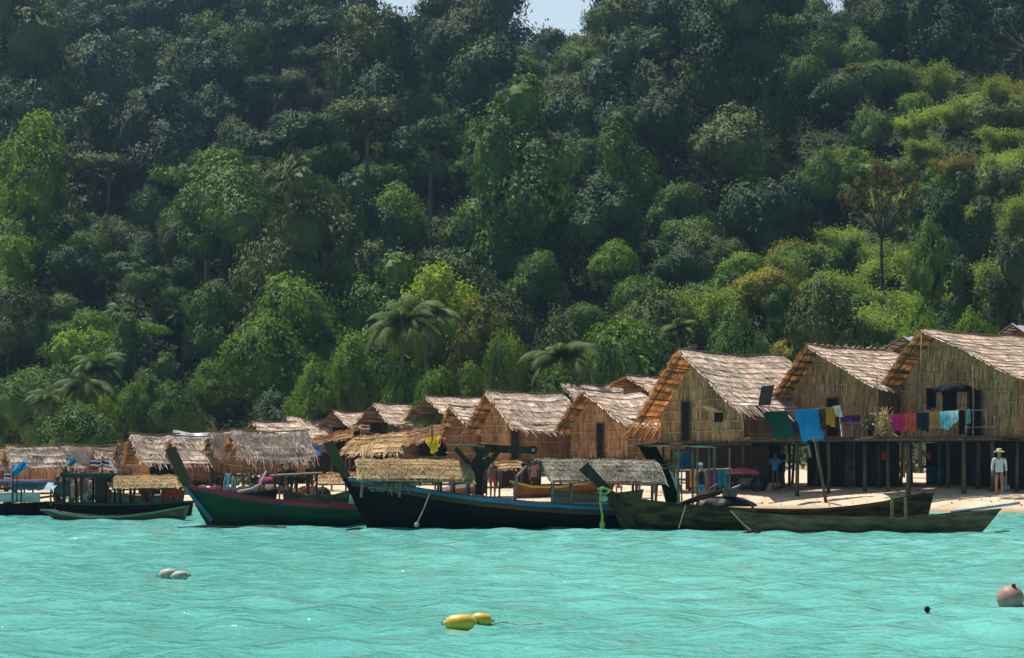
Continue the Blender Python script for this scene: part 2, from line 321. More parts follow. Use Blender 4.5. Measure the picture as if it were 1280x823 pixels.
def house(name, apex, s, L_, R_, ridge, floor, label, th=50, ov=0.9, roof=None, wall=None, side=None, ground_y=None, rows=None, open_gable=False, dens=1.0,
          door=None, window=None, stilts=True, ridge_cap='poles', eave_fringe=0.3, cat='house', group=None, tin=False, flap=False, backext=0.3, seed=0, under=False, floor_part=True, crossed=False, verge='auto'):
    rng = random.Random(seed + int(apex[0]))
    roof = roof or M_thatch; wall = wall or M_reed; side = side or M_reed_brown
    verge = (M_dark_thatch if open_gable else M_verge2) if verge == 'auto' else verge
    d = dz(s); th = RAD(th); eb = Vector((math.sin(th), math.cos(th), 0)); er = Vector((math.cos(th), -math.sin(th), 0))
    A = W(apex[0], apex[1], d)
    gzv = g(A.x, A.y); base = Vector((A.x, A.y, gzv))
    cl = math.cos(th)
    def k(px): return px / s
    wl, dl = k(-L_[0]) / cl, k(L_[1]); wr, dr = k(R_[0]) / cl, k(R_[1]); Lr = k(ridge) / math.sin(th)
    zf = CH + (HY - floor) / s
    root = empty(name, base, label, cat, group)
    sag = 0.08 * rng.uniform(0.3, 1.8)
    def wob(u, v): return 0.025 * math.sin(u * 9 + v * 5 + seed + apex[0]) + 0.02 * math.sin(u * 17 - v * 9)
    def Pr(u, v): return A + eb * (u * Lr) + er * (wr * v) + Vector((0, 0, -dr * v - sag * math.sin(math.pi * min(max(u, 0), 1)) + wob(u, v)))
    def Pl(u, v): return A + eb * (u * Lr) - er * (wl * v) + Vector((0, 0, -dl * v - sag * math.sin(math.pi * min(max(u, 0), 1)) + wob(u, v)))
    sr, sl_ = math.hypot(wr, dr), math.hypot(wl, dl)
    if tin:
        mb = MB(); mb.grid(lambda u, v: Pr(u, v) + Vector((0, 0, 0.02 * math.sin(u * Lr * 40))), int(Lr * 14), 2); mb.grid(lambda u, v: Pl(u, v) + Vector((0, 0, 0.02 * math.sin(u * Lr * 40))), int(Lr * 14), 2)
        ro = mb.build('roof', roof, root)
    else:
        Q = thatch_faces(Pr, Lr, sr, dens=dens, rng=rng, fringe=eave_fringe)
        ro = quads_obj('roof', Q, roof, root)
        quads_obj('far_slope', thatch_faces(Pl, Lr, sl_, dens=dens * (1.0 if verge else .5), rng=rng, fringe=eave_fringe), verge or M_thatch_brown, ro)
    # rafters and purlins under the overhang
    mb = MB(); n_p = 4
    for i in range(1, n_p + 1):
        v = i / (n_p + 0.5)
        for PF in (Pr, Pl): mb.tube([PF(0.01, v) - Vector((0, 0, 0.05)), PF(0.5, v) - Vector((0, 0, 0.05)), PF(0.99, v) - Vector((0, 0, 0.05))], 0.025, 5)
    for u in (0.04, 0.96):
        for PF in (Pr, Pl): mb.tube([PF(u, 0) - Vector((0, 0, 0.08)), PF(u, 1) - Vector((0, 0, 0.08))], 0.03, 5)
    mb.build('rafters', M_post, ro)
    if ridge_cap:
        mb = MB()
        for o_ in (-0.06, 0.05): mb.tube([A + eb * (-0.05) + er * o_ + Vector((0, 0, 0.07)), A + eb * (Lr * .5) + er * o_ + Vector((0, 0, 0.06 - sag)), A + eb * (Lr + .05) + er * o_ + Vector((0, 0, 0.07))], 0.035, 6)
        mb.build('ridge_pole', M_greywood, ro)
        if crossed:
            n = int(Lr / 0.45); mb = MB()
            for i in range(n):
                c = A + eb * ((i + 0.5 + rng.uniform(-.2, .2)) * Lr / n) + Vector((0, 0, 0.05 - sag * .7))
                for sg in (-1, 1):
                    dr_ = er * sg * 0.55 + Vector((0, 0, 0.5 * dr / wr)) * 1.0 + eb * rng.uniform(-.1, .1)
                    mb.tube([c - dr_ * 0.95, c + dr_ * rng.uniform(0.3, .55)], 0.016, 4)
            mb.build('ridge_spar', M_batten, ro)
    zl, zr = A.z - dl, A.z - dr                              # eave heights
    iw = 0.86
    bl, br = wl * iw, wr * iw
    hwl = A.z - dl * iw - zf; hwr = A.z - dr * iw - zf      # wall heights
    F0 = Vector((A.x, A.y, zf)) + eb * ov
    lw = max(0.8, Lr - ov - backext)
    if hwr > 0.25:
        gh = A.z - zf - 0.1
        def hcap(r): return gh - (dr / wr * r if r > 0 else dl / wl * (-r))
        def Pg(u, h): return F0 + er * (-bl + u * (bl + br)) + Vector((0, 0, h))
        if not open_gable:
            mb = MB(); t_ = 0.05
            pts = [F0 - er * bl, F0 + er * br, F0 + er * br + Vector((0, 0, hcap(br))), F0 + Vector((0, 0, gh)), F0 - er * bl + Vector((0, 0, hcap(-bl)))]
            b = len(mb.v); mb.v += [tuple(p) for p in pts] + [tuple(p + eb * t_) for p in pts]; n = 5
            mb.f += [(0, 1, 2, 3, 4), (9, 8, 7, 6, 5)] + [(i, i + 5, (i + 1) % 5 + 5, (i + 1) % 5) for i in range(5)]
            gw = mb.build('wall', wall, root)
            ins = lambda u, h: h < hcap(-bl + u * (bl + br)) + 0.02
            Q = thatch_wall(Pg, bl + br, gh, dens=1.1 * dens, rng=rng, nrm=-eb, inside=ins)
            quads_obj('reed_panel', Q, wall, gw)
            mb = MB(); h = 0.38
            while h < gh - 0.25:
                r0 = max(-bl, -(gh - h) * wl / dl + 0.05); r1 = min(br, (gh - h) * wr / dr - 0.05)
                j = rng.uniform(-.03, .03)
                mb.tube([F0 + er * r0 + Vector((0, 0, h + j)) - eb * 0.07, F0 + er * r1 + Vector((0, 0, h - j)) - eb * 0.07], 0.016, 4); h += 0.42
            mb.build('batten', M_batten, gw)
        else:
            gw = None
        # long wall on the seen side, hanging thatch from the eave
        S0 = F0 + er * br
        def Ps(u, h): return S0 + eb * (u * lw) + Vector((0, 0, h))
        mb = MB(); mb.hexa([Ps(0, 0), Ps(1, 0), Ps(1, 0) - er * .05, Ps(0, 0) - er * .05, Ps(0, hwr), Ps(1, hwr), Ps(1, hwr) - er * .05, Ps(0, hwr) - er * .05])
        sw = mb.build('wall', side, root)
        Q = thatch_wall(Ps, lw, hwr, dens=1.2 * dens, rng=rng, nrm=er, rows=max(1, int(hwr / 0.6)), strip=(0.02, 0.045))
        quads_obj('reed_panel', Q, side, sw)
        mb = MB()
        hh = 0.25
        while hh < hwr - .2: mb.tube([Ps(0, hh) + er * .07, Ps(1, hh) + er * .07], 0.014, 4); hh += 0.6
        mb.build('batten', M_batten, sw)
        # far long wall and back wall
        mb = MB(); B0 = F0 - er * bl
        mb.hexa([B0, B0 + eb * lw, B0 + eb * lw + er * .05, B0 + er * .05] + [q + Vector((0, 0, hwl)) for q in (B0, B0 + eb * lw, B0 + eb * lw + er * .05, B0 + er * .05)])
        C0 = B0 + eb * lw; C1 = S0 + eb * lw
        pts = [C0, C1, C1 + Vector((0, 0, hwr)), F0 + eb * lw + Vector((0, 0, gh)), C0 + Vector((0, 0, hwl))]
        mb.poly(pts); mb.build('wall', wall if not open_gable else M_dark, root)  # open gables: the shade inside is painted on the back wall
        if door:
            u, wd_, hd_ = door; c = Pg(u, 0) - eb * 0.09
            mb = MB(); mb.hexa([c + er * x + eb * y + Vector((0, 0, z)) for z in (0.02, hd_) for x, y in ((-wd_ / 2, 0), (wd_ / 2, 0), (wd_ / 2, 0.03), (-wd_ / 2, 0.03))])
            do = mb.build('door', M_dark, root)  # near-black panel, the dim interior's shade put into its colour
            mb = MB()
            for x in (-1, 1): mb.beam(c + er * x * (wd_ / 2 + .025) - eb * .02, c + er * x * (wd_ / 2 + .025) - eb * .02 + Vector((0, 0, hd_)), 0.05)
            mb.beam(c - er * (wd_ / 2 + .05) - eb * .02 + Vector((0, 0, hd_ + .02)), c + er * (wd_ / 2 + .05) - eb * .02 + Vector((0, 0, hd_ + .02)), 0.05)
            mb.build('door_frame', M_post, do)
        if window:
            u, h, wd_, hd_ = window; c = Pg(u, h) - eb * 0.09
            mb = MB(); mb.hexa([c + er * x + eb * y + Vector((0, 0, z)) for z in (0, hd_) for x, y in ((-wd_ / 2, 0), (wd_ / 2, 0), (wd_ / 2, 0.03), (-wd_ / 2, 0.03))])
            wi = mb.build('window', M_dark, root)  # dark panel painted as the shade behind the opening
            if flap:
                a0 = c + Vector((0, 0, hd_)) - er * (wd_ * .62); a1 = c + Vector((0, 0, hd_)) + er * (wd_ * .62); o_ = -eb * 0.45 + Vector((0, 0, 0.18 + .35)) * .4 - er * .3
                mb = MB(); mb.hexa([a0, a1, a1 + o_ * 1.1, a0 + o_ * 1.1] + [q + Vector((0, 0, .02)) for q in (a0, a1, a1 + o_ * 1.1, a0 + o_ * 1.1)])
                mb.build('shutter', M_batten, wi)
    if floor_part:
        mb = MB(); c0 = F0 - er * (bl + .1) - eb * .15; n = max(6, int((bl + br + .2) / 0.16)); lenf = lw + .3
        for i in range(n):
            p = c0 + er * ((bl + br + .2) * (i + .5) / n) - Vector((0, 0, 0.05)); mb.beam(p - eb * rng.uniform(0, .12), p + eb * lenf, 0.14, 0.035)
        for u in (0.05, 0.5, 0.95):
            p = c0 + eb * (lenf * u) - Vector((0, 0, .14)); mb.tube([p - er * .15, p + er * (bl + br + .4)], 0.06, 6)
        mb.build('floor', M_post, root)
    if stilts:
        n1, n2 = max(2, int((bl + br) / 1.5) + 1), max(2, int(lw / 1.9) + 1)
        for i in range(n1):
            for j in range(n2):
                p = F0 + er * (-bl + .08 + (bl + br - .16) * i / (n1 - 1)) + eb * (.05 + (lw - .1) * j / (n2 - 1))
                gp = g(p.x, p.y) - .15
                if gp > zf - .3: continue
                ln = Vector((rng.gauss(0, .05), rng.gauss(0, .05), 0))
                mb = MB(); mb.tube([Vector((p.x, p.y, gp)) + ln, Vector((p.x, p.y, (gp + zf) / 2)) + ln * .3, Vector((p.x, p.y, zf - .17))], [.065, .06, .055], 7); mb.build('stilt', M_post, root, smooth=True)
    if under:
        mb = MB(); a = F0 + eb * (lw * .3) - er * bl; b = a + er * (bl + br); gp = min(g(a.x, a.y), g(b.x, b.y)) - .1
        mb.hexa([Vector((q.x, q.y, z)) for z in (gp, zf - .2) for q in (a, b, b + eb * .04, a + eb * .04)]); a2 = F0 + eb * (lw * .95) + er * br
        mb.build('underfloor_shade', M_darkwood, root)  # added dark wall standing in for the shade beneath the floor
    return root, dict(A=A, eb=eb, er=er, F0=F0, zf=zf, lw=lw, bl=bl, br=br, d=d, ov=ov)
M_dark_thatch = pmat('painted_shade_thatch', (0.20, 0.13, 0.075), (0.12, 0.08, 0.045), 2.5, 0.9, island=0.5, transl=0.08)  # darker copy of the inner thatch, gable shade put into the colour
HOUSES = []
def H(*a, **k): HOUSES.append(house(*a, **k)); return HOUSES[-1]
HG = 'thatched stilt huts along the beach'
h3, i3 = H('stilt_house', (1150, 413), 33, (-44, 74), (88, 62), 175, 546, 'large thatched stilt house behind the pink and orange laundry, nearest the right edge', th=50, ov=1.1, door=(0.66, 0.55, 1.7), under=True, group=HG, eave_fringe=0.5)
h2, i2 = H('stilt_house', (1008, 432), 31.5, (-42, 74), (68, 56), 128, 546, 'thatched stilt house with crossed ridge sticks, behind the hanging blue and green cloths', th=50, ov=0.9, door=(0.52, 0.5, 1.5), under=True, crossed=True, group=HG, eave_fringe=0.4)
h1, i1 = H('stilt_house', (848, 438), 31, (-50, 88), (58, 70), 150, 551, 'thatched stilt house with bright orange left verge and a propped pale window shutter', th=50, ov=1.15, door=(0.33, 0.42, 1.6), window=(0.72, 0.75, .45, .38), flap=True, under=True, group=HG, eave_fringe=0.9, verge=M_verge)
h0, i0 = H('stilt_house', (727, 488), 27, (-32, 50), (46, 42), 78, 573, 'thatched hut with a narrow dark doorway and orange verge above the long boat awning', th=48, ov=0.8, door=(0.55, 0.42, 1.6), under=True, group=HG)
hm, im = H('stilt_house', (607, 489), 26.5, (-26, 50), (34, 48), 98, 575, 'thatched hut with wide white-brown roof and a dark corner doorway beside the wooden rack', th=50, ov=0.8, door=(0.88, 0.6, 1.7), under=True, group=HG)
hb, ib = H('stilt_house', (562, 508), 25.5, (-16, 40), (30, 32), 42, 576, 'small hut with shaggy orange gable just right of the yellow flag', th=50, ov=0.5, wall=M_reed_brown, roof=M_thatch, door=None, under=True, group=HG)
H('thatched_hut', (697, 480), 23.5, (-12, 14), (26, 26), 85, 560, 'grey thatched roof peeking up between the two middle huts', th=50, group=HG, wall=M_thatch_brown)
H('thatched_hut', (783, 470), 25.5, (-22, 12), (38, 30), 60, 560, 'hut with dark open gable left of the orange verge of the big house', th=50, group=HG, wall=M_thatch_brown)
H('tin_roofed_hut', (1128, 420), 28, (-26, 18), (24, 24), 34, 540, 'hut with grey tin roof and dark gable between the two big houses on the right', th=50, roof=M_tin, tin=True, group=HG, wall=M_thatch_brown, ridge_cap=None)
H('tin_roofed_hut', (1264, 405), 28, (-16, 14), (24, 24), 30, 540, 'hut with grey tin roof just showing above the ridge at the right edge', th=50, roof=M_tin, tin=True, group=HG, wall=M_thatch_brown, ridge_cap=None)
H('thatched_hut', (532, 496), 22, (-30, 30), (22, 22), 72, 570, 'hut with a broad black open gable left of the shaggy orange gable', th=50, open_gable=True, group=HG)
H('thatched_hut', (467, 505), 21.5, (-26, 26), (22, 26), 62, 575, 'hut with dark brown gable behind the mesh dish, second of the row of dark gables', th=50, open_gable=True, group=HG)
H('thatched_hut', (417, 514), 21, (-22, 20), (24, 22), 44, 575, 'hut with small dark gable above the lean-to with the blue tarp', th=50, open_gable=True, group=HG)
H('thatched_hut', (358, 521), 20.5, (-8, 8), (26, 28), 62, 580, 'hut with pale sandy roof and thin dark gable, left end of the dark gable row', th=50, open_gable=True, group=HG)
H('thatched_hut', (316, 528), 24, (-9, 7), (14, 14), 48, 580, 'low hut roof just visible behind the long pale roof', th=50, group=HG, wall=M_thatch_brown)
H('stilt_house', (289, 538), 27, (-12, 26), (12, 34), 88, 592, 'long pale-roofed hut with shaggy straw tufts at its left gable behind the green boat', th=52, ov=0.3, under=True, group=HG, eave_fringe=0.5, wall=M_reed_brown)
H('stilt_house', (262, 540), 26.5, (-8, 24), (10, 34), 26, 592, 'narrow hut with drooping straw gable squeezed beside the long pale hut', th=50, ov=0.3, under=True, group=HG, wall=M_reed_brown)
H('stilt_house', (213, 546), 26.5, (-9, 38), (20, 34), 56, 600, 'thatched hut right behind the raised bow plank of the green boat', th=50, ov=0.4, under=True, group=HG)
H('stilt_house', (163, 543), 26.5, (-13, 38), (19, 35), 52, 602, 'thatched hut with a dark open porch left of the green bow plank', th=50, ov=0.5, under=True, group=HG, side=M_dark)  # dark side wall stands in for the porch's shade
H('thatched_hut', (147, 553), 26, (-11, 30), (12, 30), 22, 600, 'small tattered hut with bent grey roof beside the national flags', th=50, roof=M_thatch_grey, group=HG, dens=0.7)
H('tin_roofed_hut', (216, 538), 24, (-4, 10), (10, 12), 78, 575, 'long pale tin roof behind the left huts', th=52, roof=M_tin, tin=True, group=HG, ridge_cap=None)
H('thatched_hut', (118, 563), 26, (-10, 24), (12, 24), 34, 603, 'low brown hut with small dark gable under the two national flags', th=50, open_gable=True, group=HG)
H('thatched_hut', (74, 556), 25.5, (-5, 24), (9, 28), 72, 605, 'low grey-brown roof behind the small green shrub on the left', th=52, group=HG)
H('thatched_hut', (8, 558), 26, (-10, 24), (10, 26), 58, 608, 'wide hut with plaited tan side wall behind the blue cloth bundle', th=52, ov=0.2, group=HG, side=M_reed)
H('thatched_hut', (-30, 560), 26, (-10, 24), (10, 26), 40, 608, 'hut cut by the left edge of the picture', th=52, group=HG)
# ------------------------------------------------------------------ vegetation
def leaf_mat(name, c1, c2, tr=0.35, objrand=0.25, rough=0.7, spec=0.15, scale=0.35, island=0.22):
    return pmat(name, c1, c2, scale, rough, island=island, transl=tr, tcol=(1.25, 1.35, 0.55), objrand=objrand, spec=spec)
L_deep = leaf_mat('deep_green_leaves', (0.070, 0.125, 0.042), (0.030, 0.062, 0.026), tr=0.05)  # dark tone also carries the backlit shade of the upper slope
L_mid = leaf_mat('mid_green_leaves', (0.115, 0.200, 0.036), (0.055, 0.120, 0.026), tr=0.16)
L_olive = leaf_mat('olive_leaves', (0.120, 0.160, 0.045), (0.055, 0.088, 0.028), tr=0.08)
L_bright = leaf_mat('bright_green_leaves', (0.170, 0.270, 0.034), (0.085, 0.165, 0.026), tr=0.35)
L_lime = leaf_mat('lime_leaves', (0.27, 0.34, 0.030), (0.15, 0.23, 0.025), tr=0.4)
L_bamboo = leaf_mat('bamboo_leaves', (0.290, 0.360, 0.090), (0.165, 0.230, 0.060), tr=0.4)
L_rust = leaf_mat('rusty_leaves', (0.17, 0.13, 0.045), (0.10, 0.10, 0.035), tr=0.35)
L_gold = leaf_mat('golden_olive_leaves', (0.28, 0.26, 0.040), (0.13, 0.14, 0.03), tr=0.35)
L_blue = leaf_mat('blue_green_leaves', (0.090, 0.140, 0.075), (0.045, 0.080, 0.048), tr=0.05)
L_palm = leaf_mat('palm_leaflets', (0.130, 0.200, 0.060), (0.065, 0.11, 0.032), tr=0.3, spec=0.12, rough=0.6)
M_bark = pmat('pale_bark', (0.22, 0.19, 0.15), (0.10, 0.085, 0.065), 2, 0.9, stretch=(1, 1, 0.3))
M_barkd = pmat('dark_bark', (0.085, 0.070, 0.055), (0.045, 0.038, 0.03), 2, 0.9, stretch=(1, 1, 0.3))
def rdir(n, rng, upb=0.0):
    v = rng.normal(size=(n, 3)); v /= np.linalg.norm(v, axis=1)[:, None]
    if upb:
        v[:, 2] += upb; v /= np.linalg.norm(v, axis=1)[:, None]
    return v
def cards(C, Nn, size, rng, aspect=0.6, droop=0.0):
    """leaf-shaped quads (diamonds) at C, roughly facing Nn"""
    n = len(C); t = rng.normal(size=(n, 3)); t[:, 2] -= droop
    t -= Nn * np.sum(t * Nn, axis=1)[:, None]; t /= (np.linalg.norm(t, axis=1)[:, None] + 1e-9)
    b = np.cross(Nn, t); s = size[:, None]
    bend = Nn * s * 0.12
    return np.stack([C - t * s * .5, C + b * s * aspect * .5 + bend, C + t * s * .5 - bend, C - b * s * aspect * .5 + bend], axis=1)
def ico_core(lobes, k, rng):  # solid lobes added inside the crown to block light
    Q = []
    for c, r in lobes:
        n1, n2 = 14, 9; P = {}
        for i in range(n2 + 1):
            for j in range(n1):
                th = math.pi * i / n2; a = 2 * math.pi * j / n1; q = k * (1 + rng.uniform(-.10, .10))
                P[i, j] = (c[0] + r[0] * q * math.sin(th) * math.cos(a), c[1] + r[1] * q * math.sin(th) * math.sin(a), c[2] + r[2] * q * math.cos(th))
        for i in range(n2):
            for j in range(n1): Q.append([P[i, j], P[i + 1, j], P[i + 1, (j + 1) % n1], P[i, (j + 1) % n1]])
    return np.array(Q, dtype=float)
def lobe_crown(lobes, n, leaf, rng, upb=0.45, core=0.78, droop=0.3, spread=0.10, keep_in=0.86):
    lobes = [(np.array(c, float), np.array(r, float)) for c, r in lobes]
    wts = np.array([r[0] * r[1] + r[0] * r[2] for c, r in lobes]); wts /= wts.sum()
    out = []
    for (c, r), w_ in zip(lobes, wts):
        m = int(n * w_); nt_ = max(6, m // 22)                     # leaves sit in tufts, so the outline is uneven
        dT = rdir(nt_, rng, upb); rad = 1 + rng.normal(0, spread, nt_)
        tuft = c + dT * r * rad[:, None]; idx = rng.integers(0, nt_, m)
        tr = (r.mean() * 0.12) * rng.uniform(0.4, 1.5, nt_)[idx]
        C = tuft[idx] + rng.normal(size=(m, 3)) * tr[:, None]
        Nn = dT[idx] * 1.0 + rdir(m, rng, 0.0) * 0.30; Nn /= np.linalg.norm(Nn, axis=1)[:, None]
        ok = np.ones(m, bool)
        for c2, r2 in lobes:
            if c2 is c: continue
            ok &= np.linalg.norm((C - c2) / r2, axis=1) > keep_in * 0.9
        C, Nn = C[ok], Nn[ok]
        out.append(cards(C, Nn, leaf * rng.uniform(0.6, 1.45, len(C)), rng, droop=droop))
    if core: out.append(ico_core([(c, r) for c, r in lobes], core, rng))
    return np.concatenate(out)
def tmesh(name, pts_list, mat):
    mb = MB()
    for pts, rad in pts_list: mb.tube(pts, rad, 6, cap=False)
    me = bpy.data.meshes.new(name); me.from_pydata(mb.v, [], mb.f); me.polygons.foreach_set('use_smooth', [True] * len(me.polygons)); me.update(); me.materials.append(mat); return me
def cmesh(name, V, mat):
    me = np_mesh(name, V); me.materials.append(mat); return me
def limbs(h0, lobes, rng, r0=0.22, lean=0.4):
    top = np.array([rng.normal(0, lean), rng.normal(0, lean), h0]); L = [([(0, 0, -1.0), tuple(top * .45 + np.array([rng.normal(0, .15), 0, 0])), tuple(top)], [r0 * 1.25, r0 * .85, r0 * .6])]
    for c, r in lobes:
        c = np.array(c); m = (top + c) / 2 + np.array([0, 0, -.3]); L.append(([tuple(top * .92), tuple(m), tuple(c)], [r0 * .5, r0 * .32, r0 * .12]))
    return L
PROTO = {}
def proto(kind, k, n=11000, far=False):
    """unit trees, roughly 8 m tall; returns dict of part meshes"""
    rng = np.random.default_rng(hash_(kind) + k * 17)
    q = 1.0
    if kind == 'broad':
        lobes = [((0, 0, 5.3), (2.3, 2.3, 1.9))]
        for i in range(6):
            a = i / 6 * 6.28 + rng.uniform(-.4, .4); rr = rng.uniform(1.3, 2.2); s = rng.uniform(1.1, 1.7)
            lobes.append(((rr * math.cos(a), rr * math.sin(a), 4.6 + rng.uniform(-1.3, 1.3)), (s, s, s * .8)))
        lobes.append(((rng.uniform(-.6, .6), rng.uniform(-.6, .6), 6.8), (1.3, 1.3, 1.0)))
        V = lobe_crown(lobes, n, 0.205, rng); T = limbs(3.6, lobes[1:], rng)
    elif kind == 'emergent':
        lobes = []
        for i in range(8):
            a = i / 8 * 6.28 + rng.uniform(-.4, .4); rr = rng.uniform(.8, 2.9); s = rng.uniform(.9, 1.5)
            lobes.append(((rr * math.cos(a), rr * math.sin(a), 7.9 - 0.14 * rr * rr + rng.uniform(-.7, .5)), (s * 1.15, s * 1.15, s * .6)))
        V = lobe_crown(lobes, int(n * .8), 0.19, rng, upb=.6, core=0.6); T = limbs(6.2, lobes, rng, .2, .5)
    elif kind == 'draped':
        lobes = []
        for i in range(5):
            z = 7.0 - i * 1.35; s = 1.1 + .28 * i + rng.uniform(-.2, .3); lobes.append(((rng.normal(0, .55), rng.normal(0, .55), z), (s, s, 1.25)))
        a = rng.uniform(0, 6.28); lobes.append(((1.7 * math.cos(a), 1.7 * math.sin(a), 4.6), (1.1, 1.1, 2.0)))
        V = lobe_crown(lobes, n, 0.19, rng, upb=.25, droop=1.6, spread=.09, core=.72); T = limbs(3, lobes[:2], rng, .25)
    elif kind == 'bush':
        lobes = []
        for i in range(6):
            a = rng.uniform(0, 6.28); rr = rng.uniform(0, 1.7); s = rng.uniform(1.0, 1.7)
            lobes.append(((rr * math.cos(a), rr * math.sin(a), 1.2 + rng.uniform(0, 1.7)), (s, s, s * .9)))
        V = lobe_crown(lobes, n, 0.18, rng, upb=.35); T = limbs(1.0, lobes, rng, .12, .1)
    elif kind == 'bamboo':                                   # arching culms that carry sprays of narrow leaves
        parts = []; T = []
        for i in range(15):
            a = rng.uniform(0, 6.28); h = rng.uniform(3.2, 6.6); o = rng.uniform(.9, 2.6)
            t = np.linspace(0, 1, 7); P = np.stack([math.cos(a) * (.3 + o * t ** 2.1), math.sin(a) * (.3 + o * t ** 2.1), h * (t - .18 * t ** 4)], -1)
            T.append(([tuple(p) for p in P], [.05, .045, .04, .035, .03, .02, .01]))
            m = n // 15; tt = rng.uniform(.25, 1, m) ** .8; C = np.stack([np.interp(tt, t, P[:, j]) for j in range(3)], -1) + rng.normal(size=(m, 3)) * np.array([.42, .42, .38])
            Nn = rdir(m, rng, .7); parts.append(cards(C, Nn, .26 * rng.uniform(.6, 1.4, m), rng, aspect=.33, droop=.8))
        V = np.concatenate(parts + [ico_core([((0, 0, 2.0), (1.3, 1.3, 1.7))], .8, rng)])
    elif kind == 'umbrella':
        lobes = []
        for i in range(15):
            a = i * 2.4; rr = 3.2 * math.sqrt((i + .5) / 15); s = rng.uniform(.5, .8)
            lobes.append(((rr * math.cos(a), rr * math.sin(a), 7.5 - 0.16 * rr * rr + rng.uniform(-.25, .25)), (s * 1.25, s * 1.25, s * .55)))
        V = lobe_crown(lobes, int(n * .45), 0.17, rng, upb=.3, core=0, spread=.3, keep_in=.3); T = limbs(4.6, lobes, rng, .17, .2)
    elif kind == 'open':                                     # thin crown through which limbs and background show
        lobes = []
        for i in range(11):
            a = i / 11 * 6.28 + rng.uniform(-.3, .3); rr = rng.uniform(.5, 2.7); s = rng.uniform(.6, 1.05)
            lobes.append(((rr * math.cos(a), rr * math.sin(a), 6.3 + rng.uniform(-1.3, 1.3) - .1 * rr * rr), (s, s, s * .75)))
        V = lobe_crown(lobes, int(n * .55), 0.18, rng, upb=.3, core=0, spread=.3, keep_in=.4); T = limbs(4.3, lobes, rng, .17, .3)
    return V, T
def hash_(s): return sum((i + 3) * ord(c) for i, c in enumerate(s)) % 1000
def get_proto(kind, k):
    if (kind, k) not in PROTO:
        V, T = proto(kind, k); PROTO[kind, k] = (cmesh('crown', V, L_mid), tmesh('trunk', T, M_barkd if kind not in ('open', 'emergent') else M_bark))
    return PROTO[kind, k]
NAMES = {'broad': 'broadleaf_tree', 'emergent': 'canopy_tree', 'draped': 'vine_covered_tree', 'bush': 'leafy_bush', 'bamboo': 'bamboo_clump', 'open': 'open_crowned_tree', 'umbrella': 'open_crowned_tree'}
CATS = {'broad': 'tree', 'emergent': 'tree', 'draped': 'tree', 'bush': 'bush', 'bamboo': 'bamboo', 'open': 'tree', 'umbrella': 'tree'}
FT = []
def plant(kind, k, leaf, loc, sc, label, group=None, rot=None, scz=None, name=None, cat=None):
    cm, tm = get_proto(kind, k)
    r = empty(name or NAMES[kind], loc, label, cat or CATS[kind], group)
    r.scale = (sc, sc, scz or sc); r.rotation_euler = (0, 0, R.uniform(0, 6.28) if rot is None else rot)
    if group: FT.append((r, label, scz or sc))
    c = bpy.data.objects.new('crown', cm); COL.objects.link(c); c.parent = r; c.material_slots[0].link = 'OBJECT'; c.material_slots[0].material = leaf
    t = bpy.data.objects.new('culms' if kind == 'bamboo' else 'trunk', tm); COL.objects.link(t); t.parent = r
    return r
BOX = []
HEROES = []                                                  # px, row of the crown's top, depth, crown width in px
def hero(kind, k, leaf, px, top, d, wpx, label, scz=1.0, rot=None, name=None, group=None, cat=None):
    x = (px - 640) / F * d; z = g(x, d); s = F / d
    hh = {'broad': 7.9, 'emergent': 8.5, 'draped': 8.3, 'bush': 4.2, 'bamboo': 6.0, 'open': 7.8, 'umbrella': 7.9}[kind]; ww = {'broad': 7.2, 'emergent': 7.4, 'draped': 5.2, 'bush': 5.4, 'bamboo': 6.6, 'open': 6.8, 'umbrella': 7.4}[kind]
    H_ = CH + (HY - top) / s - z
    sc = (wpx / s) / ww
    szz = max(0.35 * sc, H_ / hh)
    r = plant(kind, k, leaf, (x, d, z - .1), sc, label, group, rot, scz=szz, name=name, cat=cat)
    HEROES.append((x, d, wpx / s * .42)); BOX.append((px - wpx * .42, px + wpx * .42, top, top + wpx * .5, d))
    return r
# near trees behind the huts, each placed and sized for itself
hero('broad', 0, L_lime, 553, 332, 124, 140, 'lime yellow tree glowing above the leaning palms', name='broadleaf_tree')
hero('broad', 1, L_gold, 603, 370, 122, 110, 'golden olive tree right of the lime yellow tree')
hero('broad', 2, L_mid, 672, 312, 140, 86, 'rounded dense tree with a dark hollow right of the golden tree')
hero('broad', 3, L_bright, 335, 398, 119, 150, 'wide bright green tree behind the long pale hut')
hero('broad', 0, L_bright, 440, 420, 114, 95, 'bright green tree behind the row of dark gables')
hero('broad', 2, L_mid, 268, 352, 132, 92, 'mid green tree with feathery top above the wide bright tree')
hero('draped', 0, L_deep, 391, 318, 142, 52, 'dark rounded column of creepers standing alone above the wide bright tree')
hero('broad', 1, L_bright, 585, 452, 108, 70, 'low bright round tree right behind the shaggy orange gable')
hero('bush', 0, L_lime, 130, 494, 112, 42, 'small yellow green bush beside the left palms')
hero('broad', 3, L_bright, 165, 478, 114, 72, 'green tree right behind the tin-ridged hut on the left')
hero('broad', 1, L_mid, 222, 480, 113, 80, 'leafy green tree over the hut behind the bow plank')
hero('broad', 2, L_mid, 22, 470, 118, 90, 'leafy tree over the huts at the left edge')
hero('broad', 0, L_deep, 88, 306, 150, 86, 'dark dome-shaped tree on the left slope')
hero('broad', 1, L_deep, 182, 290, 158, 60, 'dark dome-shaped tree with a pale tuft on top, left of centre slope')
hero('broad', 2, L_deep, 232, 318, 146, 58, 'small dark domed tree above the feathery topped tree')
hero('emergent', 0, L_olive, 130, 190, 185, 105, 'tall olive tree with layered limbs on the upper left slope')
hero('draped', 1, L_olive, 268, 176, 205, 46, 'slim olive tree hung with creepers on the upper left slope')
